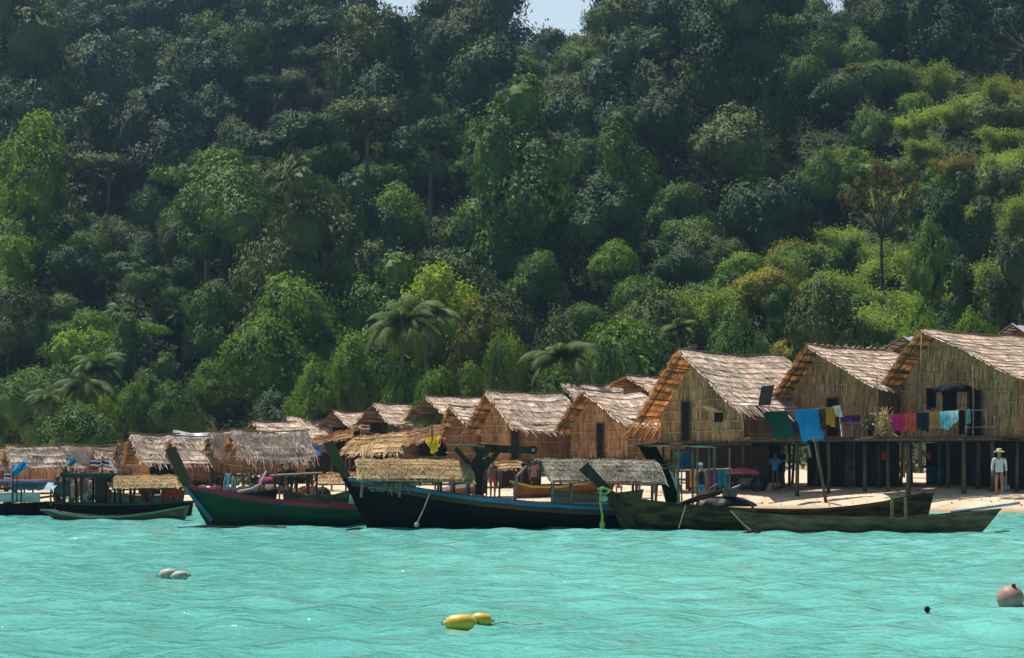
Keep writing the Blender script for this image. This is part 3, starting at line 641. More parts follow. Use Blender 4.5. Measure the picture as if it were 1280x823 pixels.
hero('broad', 3, L_blue, 370, 140, 215, 96, 'large umbrella-shaped tree in the middle of the upper left slope')
hero('umbrella', 0, L_rust, 1102, 204, 130, 104, 'lone rusty-leaved tree with bare forked trunk on the right slope', name='open_crowned_tree')
hero('broad', 1, L_mid, 918, 380, 99, 96, 'dense dark bush-like tree above the ridge of the orange verge house')
hero('broad', 3, L_olive, 1030, 350, 103, 124, 'brown green spreading tree above the house with crossed ridge sticks')
hero('broad', 0, L_bright, 1150, 374, 97, 90, 'glossy large-leaved tree above the tin roof between the big houses')
hero('broad', 2, L_bright, 1215, 384, 96, 70, 'low glossy tree right behind the largest house roof')
hero('draped', 2, L_deep, 1195, 318, 108, 80, 'black green creeper-hung tree on the right slope')
hero('draped', 0, L_deep, 1262, 300, 106, 72, 'dark creeper-hung tree at the right edge over the tin roof')
hero('draped', 1, L_deep, 1206, 212, 132, 70, 'dark hollow tree among pale bamboo on the upper right slope')
hero('broad', 1, L_mid, 1160, 272, 118, 60, 'dark green tree just right of the lone rusty tree')
hero('broad', 0, L_mid, 1028, 188, 160, 66, 'pale green rounded tree left of the lone rusty tree')
hero('emergent', 1, L_gold, 1075, 86, 190, 84, 'tall tree with layered golden tufts near the top right')
hero('broad', 2, L_mid, 850, 228, 158, 92, 'bright-topped dense tree at the middle of the slope')
hero('broad', 3, L_bright, 770, 300, 140, 76, 'bright-topped tree with dark hollow right of the rounded dense tree')
hero('broad', 0, L_olive, 470, 300, 146, 100, 'open grey green tree left of the lime yellow tree')
hero('draped', 2, L_mid, 550, 148, 212, 44, 'tree smothered with creepers in the middle of the dark slope')
hero('bush', 1, L_bright, 500, 462, 106, 60, 'bright bush under the leaning palms')
hero('bush', 2, L_bright, 640, 420, 112, 60, 'yellow green bush left of the feather palm')
hero('bush', 1, L_olive, 700, 392, 122, 70, 'dull green bush above the feather palm')
hero('bush', 0, L_mid, 770, 420, 110, 72, 'leafy bush left of the orange verge house ridge')
hero('bush', 2, L_mid, 60, 552, 96, 30, 'small green shrub standing between the two leftmost roofs')
hero('bush', 1, L_mid, 98, 508, 103, 110, 'leafy thicket at the foot of the left palms')
hero('broad', 2, L_bright, 545, 458, 103, 76, 'round bright tree covering the trunks of the leaning palms')
hero('bush', 0, L_mid, 700, 462, 94, 90, 'leafy bush under the low feather palm')
hero('broad', 1, L_bright, 395, 452, 110, 84, 'bright leafy tree above the lean-to with the blue tarpaulin')
# palms
def palm(px, top, d, r_px, h_m, label, nf=24, lean=(0, 0), seed=0, up=0.75, k=None):
    rng = random.Random(seed); x = (px - 640) / F * d; z = g(x, d); s = F / d; tz = CH + (HY - top) / s
    Rf = r_px / s
    root = empty('coconut_palm', (x, d, z), label, 'palm tree', 'palm trees behind the huts'); HEROES.append((x, d, Rf * .5))
    b = Vector((x - lean[0], d - lean[1], z - .3)); T = Vector((x, d, tz)); mid = (b + T) / 2 + Vector((-lean[0] * .3, 0, 0))
    mb = MB(); mb.tube([b, (b + mid) / 2 - Vector((lean[0] * .08, 0, 0)), mid, (mid + T) / 2 + Vector((lean[0] * .08, 0, 0)), T], [.2, .16, .14, .13, .12], 8); mb.build('trunk', M_bark, root, smooth=True)
    for i in range(nf):
        a = i * 2.4 + rng.uniform(-.2, .2); el = up - 1.15 * (i / nf) + rng.uniform(-.3, .3); L = Rf * rng.uniform(.6, 1.25)
        h = Vector((math.cos(a), math.sin(a), 0)); P = []; n = 22
        p = Vector(T); ang = el + .45
        for j in range(n + 1):
            P.append(p.copy()); ang -= (2.1 / n) * (.6 + .8 * j / n); p = p + (h * math.cos(ang) + Vector((0, 0, math.sin(ang)))) * (L / n)
        Q = []; sdv = h.cross(Vector((0, 0, 1)))
        for j in range(2, n):
            t = j / n; ll = L * .27 * math.sin(math.pi * min(1, .18 + t * .85)) + .08
            dd = (P[j] - P[j - 1]).normalized()
            for sg in (-1, 1):
                for q_ in (0, .25, .5, .75):
                    o = P[j] + (P[j] - P[j - 1]) * q_
                    e = o + (sdv * sg * .75 + dd * .55 + Vector((0, 0, -.55 + rng.uniform(-.15, .1)))).normalized() * ll
                    wv = dd * (.017 + .006 * L / 3)
                    m_ = (o + e) / 2 + Vector((0, 0, .04))
                    Q.append([o - wv, o + wv, m_ + wv * .9, m_ - wv * .9]); Q.append([m_ - wv * .9, m_ + wv * .9, e, e - wv * .2])
        for j in range(n): Q.append([P[j] - sdv * .03, P[j] + sdv * .03, P[j + 1] + sdv * .025, P[j + 1] - sdv * .025])
        quads_obj('frond', Q, L_palm, root)
    return root
palm(507, 408, 107, 62, 6, 'leaning coconut palm with long drooping fronds, larger of the pair', seed=1, lean=(.8, 0), nf=28)
palm(530, 396, 110, 52, 6, 'coconut palm with upright fronds just behind the drooping palm', seed=2, lean=(-.4, 0), up=1.0)
palm(702, 452, 97, 58, 5, 'feather palm spreading low above the middle hut roofs', seed=3, up=1.0, nf=26)
palm(104, 482, 110, 48, 5, 'coconut palm with grey drooping fronds above the left huts', seed=4, up=.5)
palm(124, 460, 122, 40, 6, 'coconut palm behind the grey drooping palm', seed=5)
palm(60, 500, 108, 34, 5, 'low palm at the far left', seed=6)
palm(848, 412, 112, 26, 5, 'small palm left of the dense dark tree', seed=7)
palm(315, 420, 132, 30, 5, 'small palm half hidden in the wide bright tree', seed=8, up=.9)
palm(205, 350, 150, 34, 6, 'palm in the dark undergrowth below the domed trees', seed=9, up=.9)
palm(150, 395, 140, 34, 6, 'palm tuft low on the left slope', seed=10, up=.9)
palm(232, 395, 138, 30, 5, 'palm tuft right of the low left slope palms', seed=11, up=.9)
palm(330, 330, 150, 34, 5, 'palm tuft left of the dark creeper column', seed=12, up=.9)
# the forest on the slope: every tree its own object until 300, the farthest ones one mass
def scatter():
    rng = random.Random(11); pts = []
    cell = {}
    def far_enough(x, y, r):
        cx, cy_ = int(x // 6), int(y // 6)
        for i in range(cx - 2, cx + 3):
            for j in range(cy_ - 2, cy_ + 3):
                for (a, b, c) in cell.get((i, j), ()):
                    if (a - x) ** 2 + (b - y) ** 2 < (0.5 * (c + r)) ** 2: return False
        for (a, b, c) in HEROES:
            if (a - x) ** 2 + (b - y) ** 2 < (c + r * .35) ** 2: return False
        # keep a clear line of sight to the trees that stand out whole
        sp = F / y; px_ = 640 + x * sp; hw = r * .5 * sp; tp = HY - (g(x, y) + r * 1.45 - CH) * sp
        for (a0, a1, b0, b1, dd) in BOX:
            if y < dd + 1 and px_ + hw > a0 and px_ - hw < a1 and tp < b1: return False
        return True
    for _ in range(26000):
        y = 96 + 250 * rng.random() ** .9; x = rng.uniform(-.31, .31) * y
        if y < float(y0(x)) - 2: continue
        bamb = (x / y > .065 + (y - 100) * .0016 and y < 195 and x > 4)
        r = (4.3 if bamb else 5.0 + (y - 110) * .026)
        nz = math.sin(x * .09 + 1.3) * math.sin(y * .06 + .5) + .5 * math.sin(x * .21 + y * .13)
        if not bamb: r *= 1 + .25 * nz
        sp = F / y; pxx = 640 + x * sp; tp = HY - (g(x, y) + r * 2.1 - CH) * sp; hw = r * .85 * sp
        if any(abs(pxx - c) < w_ + hw and tp < b for c, w_, b in ((690, 26, 36), (480, 16, 24), (1026, 3, 12))): continue
        if far_enough(x, y, r):
            cell.setdefault((int(x // 6), int(y // 6)), []).append((x, y, r)); pts.append((x, y, r, bamb))
    return pts
PTS = sorted(scatter(), key=lambda p: p[1])
vis = [p for p in PTS]
FOREST_N = 250; far_stuff = []
zones = [(0, 125, 'low by the huts'), (125, 165, 'on the lower slope'), (165, 215, 'on the middle slope'), (215, 400, 'high on the slope')]
nb = nf_ = 0
print('scattered', len(PTS), sum(p[3] for p in PTS))
for (x, y, r, bamb) in PTS:
    z = g(x, y) - .2; zn = [q[2] for q in zones if q[0] <= y < q[1]][0]; u = R.random()
    if bamb:
        nb += 1
        if u < .68: plant('bamboo', R.randint(0, 2), L_bamboo if R.random() < .8 else L_gold, (x, y, z), r / 4.6 * R.uniform(.8, 1.15), 'pale feathery bamboo clump on the right-hand slope ' + zn.replace('on the ', 'at its ').replace('high on the slope', 'top').replace(' slope', ' level'), 'bamboo clumps on the right-hand slope', scz=r / 4.6 * R.uniform(.6, .95))
        elif u < .9: plant('bush', R.randint(0, 2), R.choice([L_bright, L_mid, L_olive, L_gold]), (x, y, z), r / 4.4 * R.uniform(.7, 1.05), 'leafy bush among the pale bamboo on the right-hand slope', 'bushes among the bamboo')
        else: plant('draped', R.randint(0, 2), L_mid, (x, y, z), r / 5.2 * R.uniform(.6, .85), 'creeper-hung tree among the pale bamboo', 'creeper-hung trees among the bamboo')
        continue
    hi = y > 165
    kind = ('broad' if u < .42 else 'emergent' if u < .60 else 'draped' if u < .92 else 'open') if hi else ('broad' if u < .55 else 'draped' if u < .7 else 'bush' if u < .88 else 'emergent')
    base = {'broad': 7.0, 'emergent': 7.2, 'draped': 5.0, 'bush': 5.2, 'open': 6.6}[kind]
    sc = r / base * R.choice([.9, 1.05, 1.15, 1.25, 1.5]) * (1.15 if hi else 1.05)
    leaf = (R.choice([L_deep, L_deep, L_blue, L_olive, L_mid, L_deep, L_olive]) if hi else R.choice([L_deep, L_mid, L_mid, L_bright, L_olive, L_mid]))  # darker leaves higher up: backlit shade of the slope put into the colour
    scz = sc * (R.uniform(1.0, 1.3) if kind == 'emergent' else R.uniform(.95, 1.3))
    if nf_ < FOREST_N:
        nf_ += 1
        colr = {'deep_green_leaves': 'dark green', 'blue_green_leaves': 'blue green', 'olive_leaves': 'olive', 'mid_green_leaves': 'mid green', 'bright_green_leaves': 'bright green'}[leaf.name]
        kn = {'broad': 'round-crowned tree', 'emergent': 'flat-crowned tree', 'draped': 'creeper-hung tree', 'bush': 'leafy bush', 'open': 'thin-crowned tree'}[kind]
        plant(kind, R.randint(0, 3 if kind == 'broad' else 2), leaf, (x, y, z), sc, f'{colr} {kn} in the forest {zn}', f'{colr} {kn}s {zn}', scz=scz)
    else: far_stuff.append((kind, R.randint(0, 2), leaf, x, y, z, sc, scz))
print('bamboo zone', nb, 'individual', nf_, 'mass', len(far_stuff))
# low bushes that fill the gaps between the trunks
rg = random.Random(5); done = [(p[0], p[1], p[2] * .5) for p in PTS] + HEROES; nbsh = 0
for _ in range(9000):
    if nbsh >= 170: break
    y = 100 + 190 * rg.random(); x = rg.uniform(-.31, .31) * y; r = 1.5 + (y - 100) * .008
    if y < float(y0(x)) + 1 or any((a - x) ** 2 + (b - y) ** 2 < (c * .85 + r) ** 2 for a, b, c in done): continue
    done.append((x, y, r)); nbsh += 1; zn = [q[2] for q in zones if q[0] <= y < q[1]][0]; lf, cn = rg.choice([(L_deep, 'dark'), (L_mid, 'mid green'), (L_mid, 'mid green'), (L_olive, 'olive')])
    plant('bush', rg.randint(0, 2), lf, (x, y, g(x, y) - .2), r / 2.3 * rg.uniform(.9, 1.3), f'{cn} undergrowth bush between the trees {zn}', f'{cn} undergrowth bushes {zn}', scz=r / 2.3 * rg.uniform(.9, 1.5))
print('bushes', nbsh)
# each forest tree's label says where it stands by the nearest landmark
LM = [('the lime yellow tree', 553, 370), ('the golden olive tree', 603, 405), ('the lone rusty tree', 1102, 235), ('the dark creeper column', 391, 345), ('the leaning coconut palm', 507, 430), ('the low feather palm', 702, 465), ('the orange verge roof', 848, 450),
      ('the umbrella-shaped tree', 370, 170), ('the tall olive layered tree', 130, 230), ('the slim creeper tree', 268, 200), ('the golden-tufted tall tree', 1075, 110), ('the smothered tree', 550, 170), ('the grey palms', 104, 490), ('the wide sky gap', 690, 15),
      ('the narrow sky gap', 480, 5), ('the top left corner', 0, 0), ('the top right corner', 1280, 0), ('the left edge creeper tree', 20, 480), ('the right edge creeper tree', 1262, 320), ('the rounded dense tree', 672, 345), ('the black hollow tree', 1206, 240), ('the pale rounded tree', 1028, 215), ('the big bright-topped tree', 850, 265), ('the long pale hut', 330, 540), ('the feathery topped tree', 268, 385), ('the dark dome tree', 88, 335)]
DIRS = ['right of', 'upper right of', 'above', 'upper left of', 'left of', 'lower left of', 'below', 'lower right of']
ORD = ['nearest', 'second', 'third', 'fourth', 'fifth', 'sixth', 'seventh', 'eighth', 'ninth', 'tenth']
buckets = {}
for r, lab, h in FT:
    l = r.location; sp = F / l.y; px, row = 640 + l.x * sp, HY - (l.z + 5 * h - CH) * sp
    nm, a, b = min(LM, key=lambda q: (q[1] - px) ** 2 + (q[2] - row) ** 2)
    di = DIRS[int(round(math.degrees(math.atan2(b - row, px - a)) / 45)) % 8]
    desc = lab.split(' in the forest')[0].split(' between the')[0].split(' on the right-hand')[0].split(' among the')[0]
    buckets.setdefault((desc, nm, di), []).append((math.hypot(px - a, row - b), r.name))
for (desc, nm, di), v in buckets.items():
    v.sort()
    for i, (_, n) in enumerate(v): bpy.data.objects[n]['label'] = f'{desc} {di} {nm}' if len(v) == 1 else f'{desc} {di} {nm}, {ORD[min(i, 9)]}' + ('' if i == 0 else ' nearest') + ' to it'
# farthest trees, one mass
lowp = {}
def low(kind, k):
    if (kind, k) not in lowp:
        V, T = proto(kind, k, n=5000); C = V.mean(axis=1, keepdims=True); V = C + (V - C) * 1.3; lowp[kind, k] = V
    return lowp[kind, k]
allq = {}
for kind, k, leaf, x, y, z, sc, scz in far_stuff:
    V = low(kind, k); a = R.uniform(0, 6.28); ca, sa = math.cos(a), math.sin(a)
    M = np.array([[ca * sc, -sa * sc, 0], [sa * sc, ca * sc, 0], [0, 0, scz]]); allq.setdefault(leaf.name, []).append(V @ M.T + np.array([x, y, z]))
vs, mi, mats = [], [], []
for i, (ln, arr) in enumerate(allq.items()):
    A = np.concatenate(arr); vs.append(A); mi.append(np.full(len(A), i, dtype=np.int32)); mats.append(MATS[ln])
if vs:
    me = np_mesh('distant_forest', np.concatenate(vs)); me.polygons.foreach_set('material_index', np.concatenate(mi))
    o = link('distant_forest', me, mats, None); tag(o, 'far trees merging along the top of the hill', 'forest', None, 'stuff')
# undergrowth between the trunks
L_under = pmat('undergrowth_leaves', (0.040, 0.075, 0.020), (0.018, 0.040, 0.014), 0.12, 0.7, island=0.5, transl=0.25, tcol=(1.2, 1.3, .6), world=True)  # lack of sun beneath the trees is put into this darker colour
n = 170000; yy = 96 + 240 * NP.random(n) ** .8; xx = NP.uniform(-.31, .31, n) * yy; ok = yy > y0(xx) - 4; xx, yy = xx[ok], yy[ok]
zz = gz(xx, yy) + NP.uniform(.0, 1.9, len(xx)) * (0.55 + .45 * np.sin(xx * .5) * np.sin(yy * .4)); C = np.stack([xx, yy, zz], -1)
V = cards(C, rdir(len(C), NP, .8), NP.uniform(.22, .6, len(C)), NP, aspect=.6)
o = link('undergrowth', np_mesh('undergrowth', V), L_under, None); tag(o, 'tangled green undergrowth between the trees on the slope', 'undergrowth', None, 'stuff')
# ------------------------------------------------------------------ boats
def paint(name, c, c2=None, **k): return pmat(name, c, c2 or tuple(x * .6 for x in c), k.pop('scale', 2.5), k.pop('rough', .75), spec=.12, stretch=k.pop('stretch', (.35, 1, 1.6)), bump=.15, **k)
P_green = paint('green_hull_paint', (0.010, 0.055, 0.026), (0.006, 0.035, 0.018)); P_black = paint('tarred_black_hull', (0.010, 0.006, 0.005), (0.005, 0.003, 0.003))
P_blue = paint('faded_blue_rail', (0.05, 0.17, 0.27), (0.03, 0.10, 0.16)); P_brown = paint('brown_rub_strake', (0.12, 0.05, 0.025)); P_maroon = paint('maroon_rail', (0.26, 0.035, 0.06), (0.16, 0.03, 0.045))
P_moss = paint('mossy_plank_hull', (0.095, 0.055, 0.022), (0.028, 0.017, 0.008), scale=5, contrast=(.4, .6)); P_weather = paint('weathered_grey_hull', (0.190, 0.115, 0.070), (0.070, 0.043, 0.027), scale=5)
P_post = paint('dull_green_post', (0.085, 0.058, 0.026), (0.055, 0.038, 0.018), stretch=(1, 1, .3)); P_lgreen = paint('pale_green_rail', (0.22, 0.33, 0.24)); P_inner = paint('inner_planks', (0.10, 0.075, 0.05))
P_white = paint('chalky_white_paint', (0.55, 0.56, 0.55)); P_yellow = paint('yellow_paint', (0.62, 0.42, 0.05)); P_orange = paint('orange_brown_hull', (0.26, 0.09, 0.03)); P_tarpb = pmat('blue_tarp', (0.03, 0.27, 0.55), (0.02, 0.18, 0.40), 3, .5, transl=.2)
M_rope = pmat('pale_rope', (0.42, 0.38, 0.30), (0.25, 0.22, 0.17), 9, .9); M_metal = pmat('grey_metal', (0.16, 0.16, 0.16), (0.07, 0.06, 0.055), 6, .5, metal=.6); M_net = pmat('fishing_net', (0.34, 0.33, 0.27), (0.16, 0.17, 0.14), 9, .9, island=.3)
def boat(name, label, d, prof, wl, water_y, beam, hull_m, rails, group=None, yaw=0.0, strakes=5, ribs=9, thw=3, cat='boat', bluff=(.55, .5), full=.9, transom=False, zbase=0.0):
    """prof: (px, row) of the near gunwale from left to right; wl: px where the hull meets the water left and right"""
    s = F / d; xs_ = [p[0] for p in prof]; zs_ = [CH + (HY - p[1]) / s for p in prof]; X0, X1 = (xs_[0] - 640) / s, (xs_[-1] - 640) / s
    Xc = (X0 + X1) / 2; yc = d + beam / 2
    if zbase is None: zb = g(Xc, yc) - .05
    else: zb = zbase
    root = empty(name, (Xc, yc, zb), label, cat, group)
    K0, K1 = (wl[0] - 640) / s, (wl[1] - 640) / s; n = 30
    def Zg(X): return float(np.interp(X * s + 640, xs_, zs_))
    def hb(t):
        a = 1 - (1 - min(1, t / bluff[0])) ** 2 if t < bluff[0] else 1
        b = 1 - (1 - min(1, (1 - t) / bluff[1])) ** 2 if t > 1 - bluff[1] else 1
        if transom: b = max(b, .55)
        return max(.03, beam / 2 * a * b)
    def sec(t, inset=0.0, lift=0.0):
        Xg = X0 + (X1 - X0) * t; Xk = K0 + (K1 - K0) * t; zg_ = Zg(Xg); zk = zb - 0.28 + lift; b = max(.012, hb(t) - inset)
        out = []
        for j in range(strakes + 1):
            v = j / strakes; q = v ** 1.3
            X = Xk + (Xg - Xk) * (v ** .9); z = zk + (zg_ - zk) * v
            yy = b * (full * math.sin(min(1, v * 1.15) * math.pi / 2) + (1 - full) * v)
            out.append((X, yy, z))
        return out
    def pt(X, yy, z, side): return Vector((X, yc + side * yy + (X - Xc) * math.tan(yaw), z))
    mb = MB()
    for side in (-1, 1):
        for i in range(n):
            a, b = sec(i / n), sec((i + 1) / n)
            for j in range(strakes):
                o = .018
                p = [pt(a[j][0], a[j][1] + o, a[j][2], side), pt(b[j][0], b[j][1] + o, b[j][2], side), pt(b[j + 1][0], b[j + 1][1] - (o if j < strakes - 1 else 0) + .0, b[j + 1][2], side), pt(a[j + 1][0], a[j + 1][1] - (o if j < strakes - 1 else 0), a[j + 1][2], side)]
                mb.poly(p if side < 0 else p[::-1])
    if True:                                             # close both ends
        for t in (0, 1):
            a = sec(t)
            for j in range(strakes): mb.poly([pt(*a[j], -1), pt(*a[j], 1), pt(*a[j + 1], 1), pt(*a[j + 1], -1)])
    hull = mb.build('hull', hull_m, root)
    mb = MB()                                            # inside planking and floor
    for side in (-1, 1):
        for i in range(n):
            a, b = sec(i / n, .05, .16), sec((i + 1) / n, .05, .16)
            for j in range(1, strakes):
                p = [pt(*a[j], side), pt(*b[j], side), pt(*b[j + 1], side), pt(*a[j + 1], side)]; mb.poly(p if side > 0 else p[::-1])
    for i in range(n):
        a, b = sec(i / n, .05, .16), sec((i + 1) / n, .05, .16); mb.poly([pt(*a[1], -1), pt(*b[1], -1), pt(*b[1], 1), pt(*a[1], 1)])
    mb.build('inner_planking', P_inner, root)
    for nm, m, off, hgt, wd in rails:                    # rails that run round the gunwale: offset below the edge, height, width
        mb = MB()
        for side in (-1, 1):
            pts = []
            for i in range(n + 1):
                a = sec(i / n); X, yy, z = a[-1]; fr = off / max(.15, (a[-1][2] - a[0][2])); X2 = X + (a[0][0] - X) * fr * .8
                pts.append(pt(X2, yy + .012, z - off, side))
            b0 = len(mb.v)
            for p in pts:
                for dy, dz_ in ((-wd / 2, -hgt / 2), (wd / 2, -hgt / 2), (wd / 2, hgt / 2), (-wd / 2, hgt / 2)): mb.v.append((p.x, p.y + dy, p.z + dz_))
            for i in range(n):
                for q in range(4): mb.f.append((b0 + i * 4 + q, b0 + i * 4 + (q + 1) % 4, b0 + (i + 1) * 4 + (q + 1) % 4, b0 + (i + 1) * 4 + q))
            mb.f.append((b0 + 3, b0 + 2, b0 + 1, b0)); e = b0 + n * 4; mb.f.append((e, e + 1, e + 2, e + 3))
        mb.build(nm, m, root)
    for i in range(ribs):
        t = .12 + .76 * i / max(1, ribs - 1); a = sec(t, .06, .17); mb = MB()
        for side in (-1, 1):
            for j in range(1, strakes): mb.beam(pt(*a[j], side), pt(*a[j + 1], side), .05, .05)
        mb.build('rib', P_inner, root)
    for i in range(thw):
        t = .25 + .55 * i / max(1, thw - 1); a = sec(t, .03)[-1]; z = a[2] - .10; mb = MB(); mb.box((a[0], yc + (a[0] - Xc) * math.tan(yaw), z), (.22, a[1] * 2 - .04, .04)); mb.build('thwart', P_inner, root)
    info = dict(s=s, d=d, yc=yc, Xc=Xc, yaw=yaw, sec=sec, pt=pt, Zg=Zg, X0=X0, X1=X1, zb=zb)
    return root, info
def px3(bi, px, py, off=0.0):                            # a point in a boat's own middle plane (off metres nearer the viewer)
    X = (px - 640) / bi['s']; return Vector((X, bi['yc'] - off + (X - bi['Xc']) * math.tan(bi['yaw']), CH + (HY - py) / bi['s']))
def plank(root, bi, name, mat, poly, th=.12, off=0.0):
    pts = [px3(bi, a, b, off) for a, b in poly]; n = len(pts); mb = MB(); o = Vector((0, th / 2, 0)); mb.v += [tuple(p - o) for p in pts] + [tuple(p + o) for p in pts]
    mb.f += [tuple(range(n)), tuple(reversed(range(n, 2 * n)))] + [(i, i + n, (i + 1) % n + n, (i + 1) % n) for i in range(n)]
    bm_o = mb.build(name, mat, root); return bm_o
def awning(root, bi, ridge, eave_l, eave_r, hw, mat, posts, legs_to, arch=False, name='awning', post_m=None, dens=1.0, far_drop=None):
    """thatched boat roof: ridge [(px,row),(px,row)] over the middle, near eave [(px,row),(px,row)]"""
    A, B = px3(bi, *ridge[0]), px3(bi, *ridge[1]); C, D = px3(bi, *eave_l, hw), px3(bi, *eave_r, hw)
    C2, D2 = Vector((C.x, 2 * A.y - C.y, C.z)), Vector((D.x, 2 * B.y - D.y, D.z)); L = (B - A).length
    def mk(c, d_):
        def P(u, v):
            p = A.lerp(B, u).lerp(c.lerp(d_, u), v); p.z += .10 * math.sin(math.pi * min(1, max(0, v))) + .015 * math.sin(u * 23); return p
        return P
    Q = thatch_faces(mk(C, D), L, (A - C).length, dens=dens * 1.5, rows=5, strip=(.012, .026), fringe=.0, lift=.012, over=.06, short=.5) + thatch_faces(mk(C2, D2), L, (A - C2).length, dens=dens * .8, rows=4, strip=(.02, .04), fringe=.0, lift=.012, over=.06, short=.5)
    ro = quads_obj(name, Q, mat, root); pm = post_m or M_greywood
    mb = MB()
    for p, q in ((A, B), (C, D), (C2, D2)): mb.tube([p - Vector((0, 0, .05)), q - Vector((0, 0, .05))], .03, 6)
    n = max(3, int(L / .7))
    for i in range(n + 1):
        u = i / n
        for c, d_ in ((C, D), (C2, D2)):
            P = mk(c, d_); mb.tube([P(u, v) - Vector((0, 0, .06)) for v in (0, .33, .66, 1)], .02, 5)
    mb.build('awning_frame', pm, ro)
    for i, px in enumerate(posts):
        for sg in (-1, 1):
            top = px3(bi, px, (eave_l[1] + (eave_r[1] - eave_l[1]) * (px - eave_l[0]) / (eave_r[0] - eave_l[0])) + 1, sg * (hw - .05)); b = px3(bi, px - 2 * (sg > 0), legs_to, sg * (hw - .08)); mb = MB(); mb.tube([b, top], .04, 6); mb.build('awning_post', pm, root)
    return ro
BG = 'long wooden boats moored along the beach'
# green boat
gb, bi = boat('longtail_boat', 'green longtail boat with a maroon rail and tall dull green bow plank', 47.5, [(226, 608), (250, 612), (290, 620), (330, 626), (400, 631.5), (460, 635), (520, 634), (570, 628)], (262, 560), 658, 1.7, P_green, [('maroon_rail', P_maroon, .02, .10, .08)], BG, yaw=.05)
plank(gb, bi, 'bow_plank', P_post, [(201, 562), (213, 558), (236, 606), (224, 610)], .16, .02)
plank(gb, bi, 'stem', P_blue, [(224, 609), (228, 608), (262, 650), (258, 654)], .10, .10)
mb = MB(); mb.tube([px3(bi, 293, 616, .3), px3(bi, 312, 612, .3), px3(bi, 322, 606, .3), px3(bi, 330, 589, .3)], [.05, .045, .04, .03], 7)
c = mb.build('driftwood_branch', pmat('bleached_branch', (.5, .47, .4), (.35, .32, .27), 5, .8), None, loc=px3(bi, 293, 616, .3), smooth=True); tag(c, 'bleached bent branch sticking up from the green boat', 'branch')
mb = MB()
for i in range(7):
    a = 276 + i * 2.2; mb.tube([px3(bi, a, 613, .2), px3(bi, a + R.uniform(-2, 2), 603, .15), px3(bi, a + R.uniform(-3, 3), 592 + i, .2)], .02, 5)
c = mb.build('rope_bundle', pmat('pale_blue_rope', (.30, .42, .52), None, 5, .8), None, loc=px3(bi, 280, 612)); tag(c, 'pale blue ropes bunched upright in the green boat bow', 'rope')
# black boat
kb, bk = boat('longtail_boat', 'black longtail boat with blue rail and two thatched awnings', 45.5, [(424, 598), (440, 599), (480, 605), (540, 615), (600, 623), (660, 629), (720, 633), (780, 635), (830, 634), (868, 628)], (463, 850), 663, 2.0, P_black, [('blue_rail', P_blue, .03, .10, .08), ('brown_strake', P_brown, .15, .11, .06)], BG)
plank(kb, bk, 'bow_plank', P_post, [(399, 554), (411, 550), (434, 596), (424, 600)], .18, .03)
plank(kb, bk, 'stem', P_black, [(424, 599), (430, 598), (466, 658), (460, 663)], .12, .06)
awning(kb, bk, [(441, 574), (580, 576)], (448, 598), (590, 600), .75, M_thatch_new, [452, 500, 548, 565, 584], 622, post_m=M_greywood)
awning(kb, bk, [(672, 574), (822, 576)], (690, 600), (832, 603), .85, M_thatch_grey, [692, 716, 797, 822], 634, post_m=M_greywood)
mb = MB()                                                # open front frame of the grey awning
for off in (0.80,): mb.tube([px3(bk, 643, 634, .8), px3(bk, 646, 596, .8), px3(bk, 658, 584, .4), px3(bk, 672, 575, 0)], .045, 6)
mb.tube([px3(bk, 688, 600, .8), px3(bk, 672, 575, 0)], .04, 6); mb.build('front_frame', M_greywood, kb)
def Pfr(u, v): return px3(bk, 646 + 46 * u + (27 if True else 0) * (1 - u) * (1 - v) , 575 + 24 * v, .0 + .8 * v)
Q = thatch_faces(lambda u, v: px3(bk, 673 + 12 * u, 574, 0).lerp(px3(bk, 647 + 40 * u, 596 + 4 * u, .86 * 1), v), .9, 1.0, rows=3, strip=(.03, .06), fringe=.1, lift=.03, rng=R)
# fishing net heap
mb = MB()
for i in range(260):
    a = R.uniform(0, 6.28); c = px3(bk, 495 + R.gauss(0, 9), 611 - abs(R.gauss(0, 5)), R.uniform(-.2, .6)); r = R.uniform(.08, .28); nn = Vector((R.gauss(0, 1), R.gauss(0, 1), R.gauss(0, 1))).normalized(); u = nn.orthogonal().normalized(); v = nn.cross(u)
    mb.tube([c + (u * math.cos(t) + v * math.sin(t) * .6) * r for t in (0, .9, 1.8, 2.7, 3.6)], .008, 3, cap=False)
for i in range(120):
    mb.tube([px3(bk, 460 + R.uniform(0, 50), 610 + R.uniform(-4, 3), R.uniform(-.3, .7)) + Vector((R.uniform(-.2, .2), 0, R.uniform(-.06, .08))) for _ in range(3)], .008, 3, cap=False)
c = mb.build('fishing_net', M_net, None, loc=px3(bk, 495, 612)); tag(c, 'heap of tangled pale fishing net in the black boat', 'fishing net')
mb = MB(); mb.tube([px3(bk, 537, 617, 1.05), px3(bk, 530, 636, 1.08), px3(bk, 521, 655, 1.1)], .016, 5); mb.ball(px3(bk, 521, 656, 1.1), .07, 8, 5); c = mb.build('mooring_rope', M_rope, None, loc=px3(bk, 537, 617, 1.05)); tag(c, 'pale rope with a knot hanging down the black hull', 'rope')
for nm, z0 in (('side_bench', 627),):
    mb = MB()
    mb.beam(px3(bk, 590, z0 - 8, .6), px3(bk, 650, z0 + 1, .6), .16, .04); mb.beam(px3(bk, 650, z0 + 1, .6), px3(bk, 760, z0 + 3, .6), .16, .04); mb.build(nm, pmat('pale_blue_plank', (.28, .32, .36), None, 4, .7), kb)
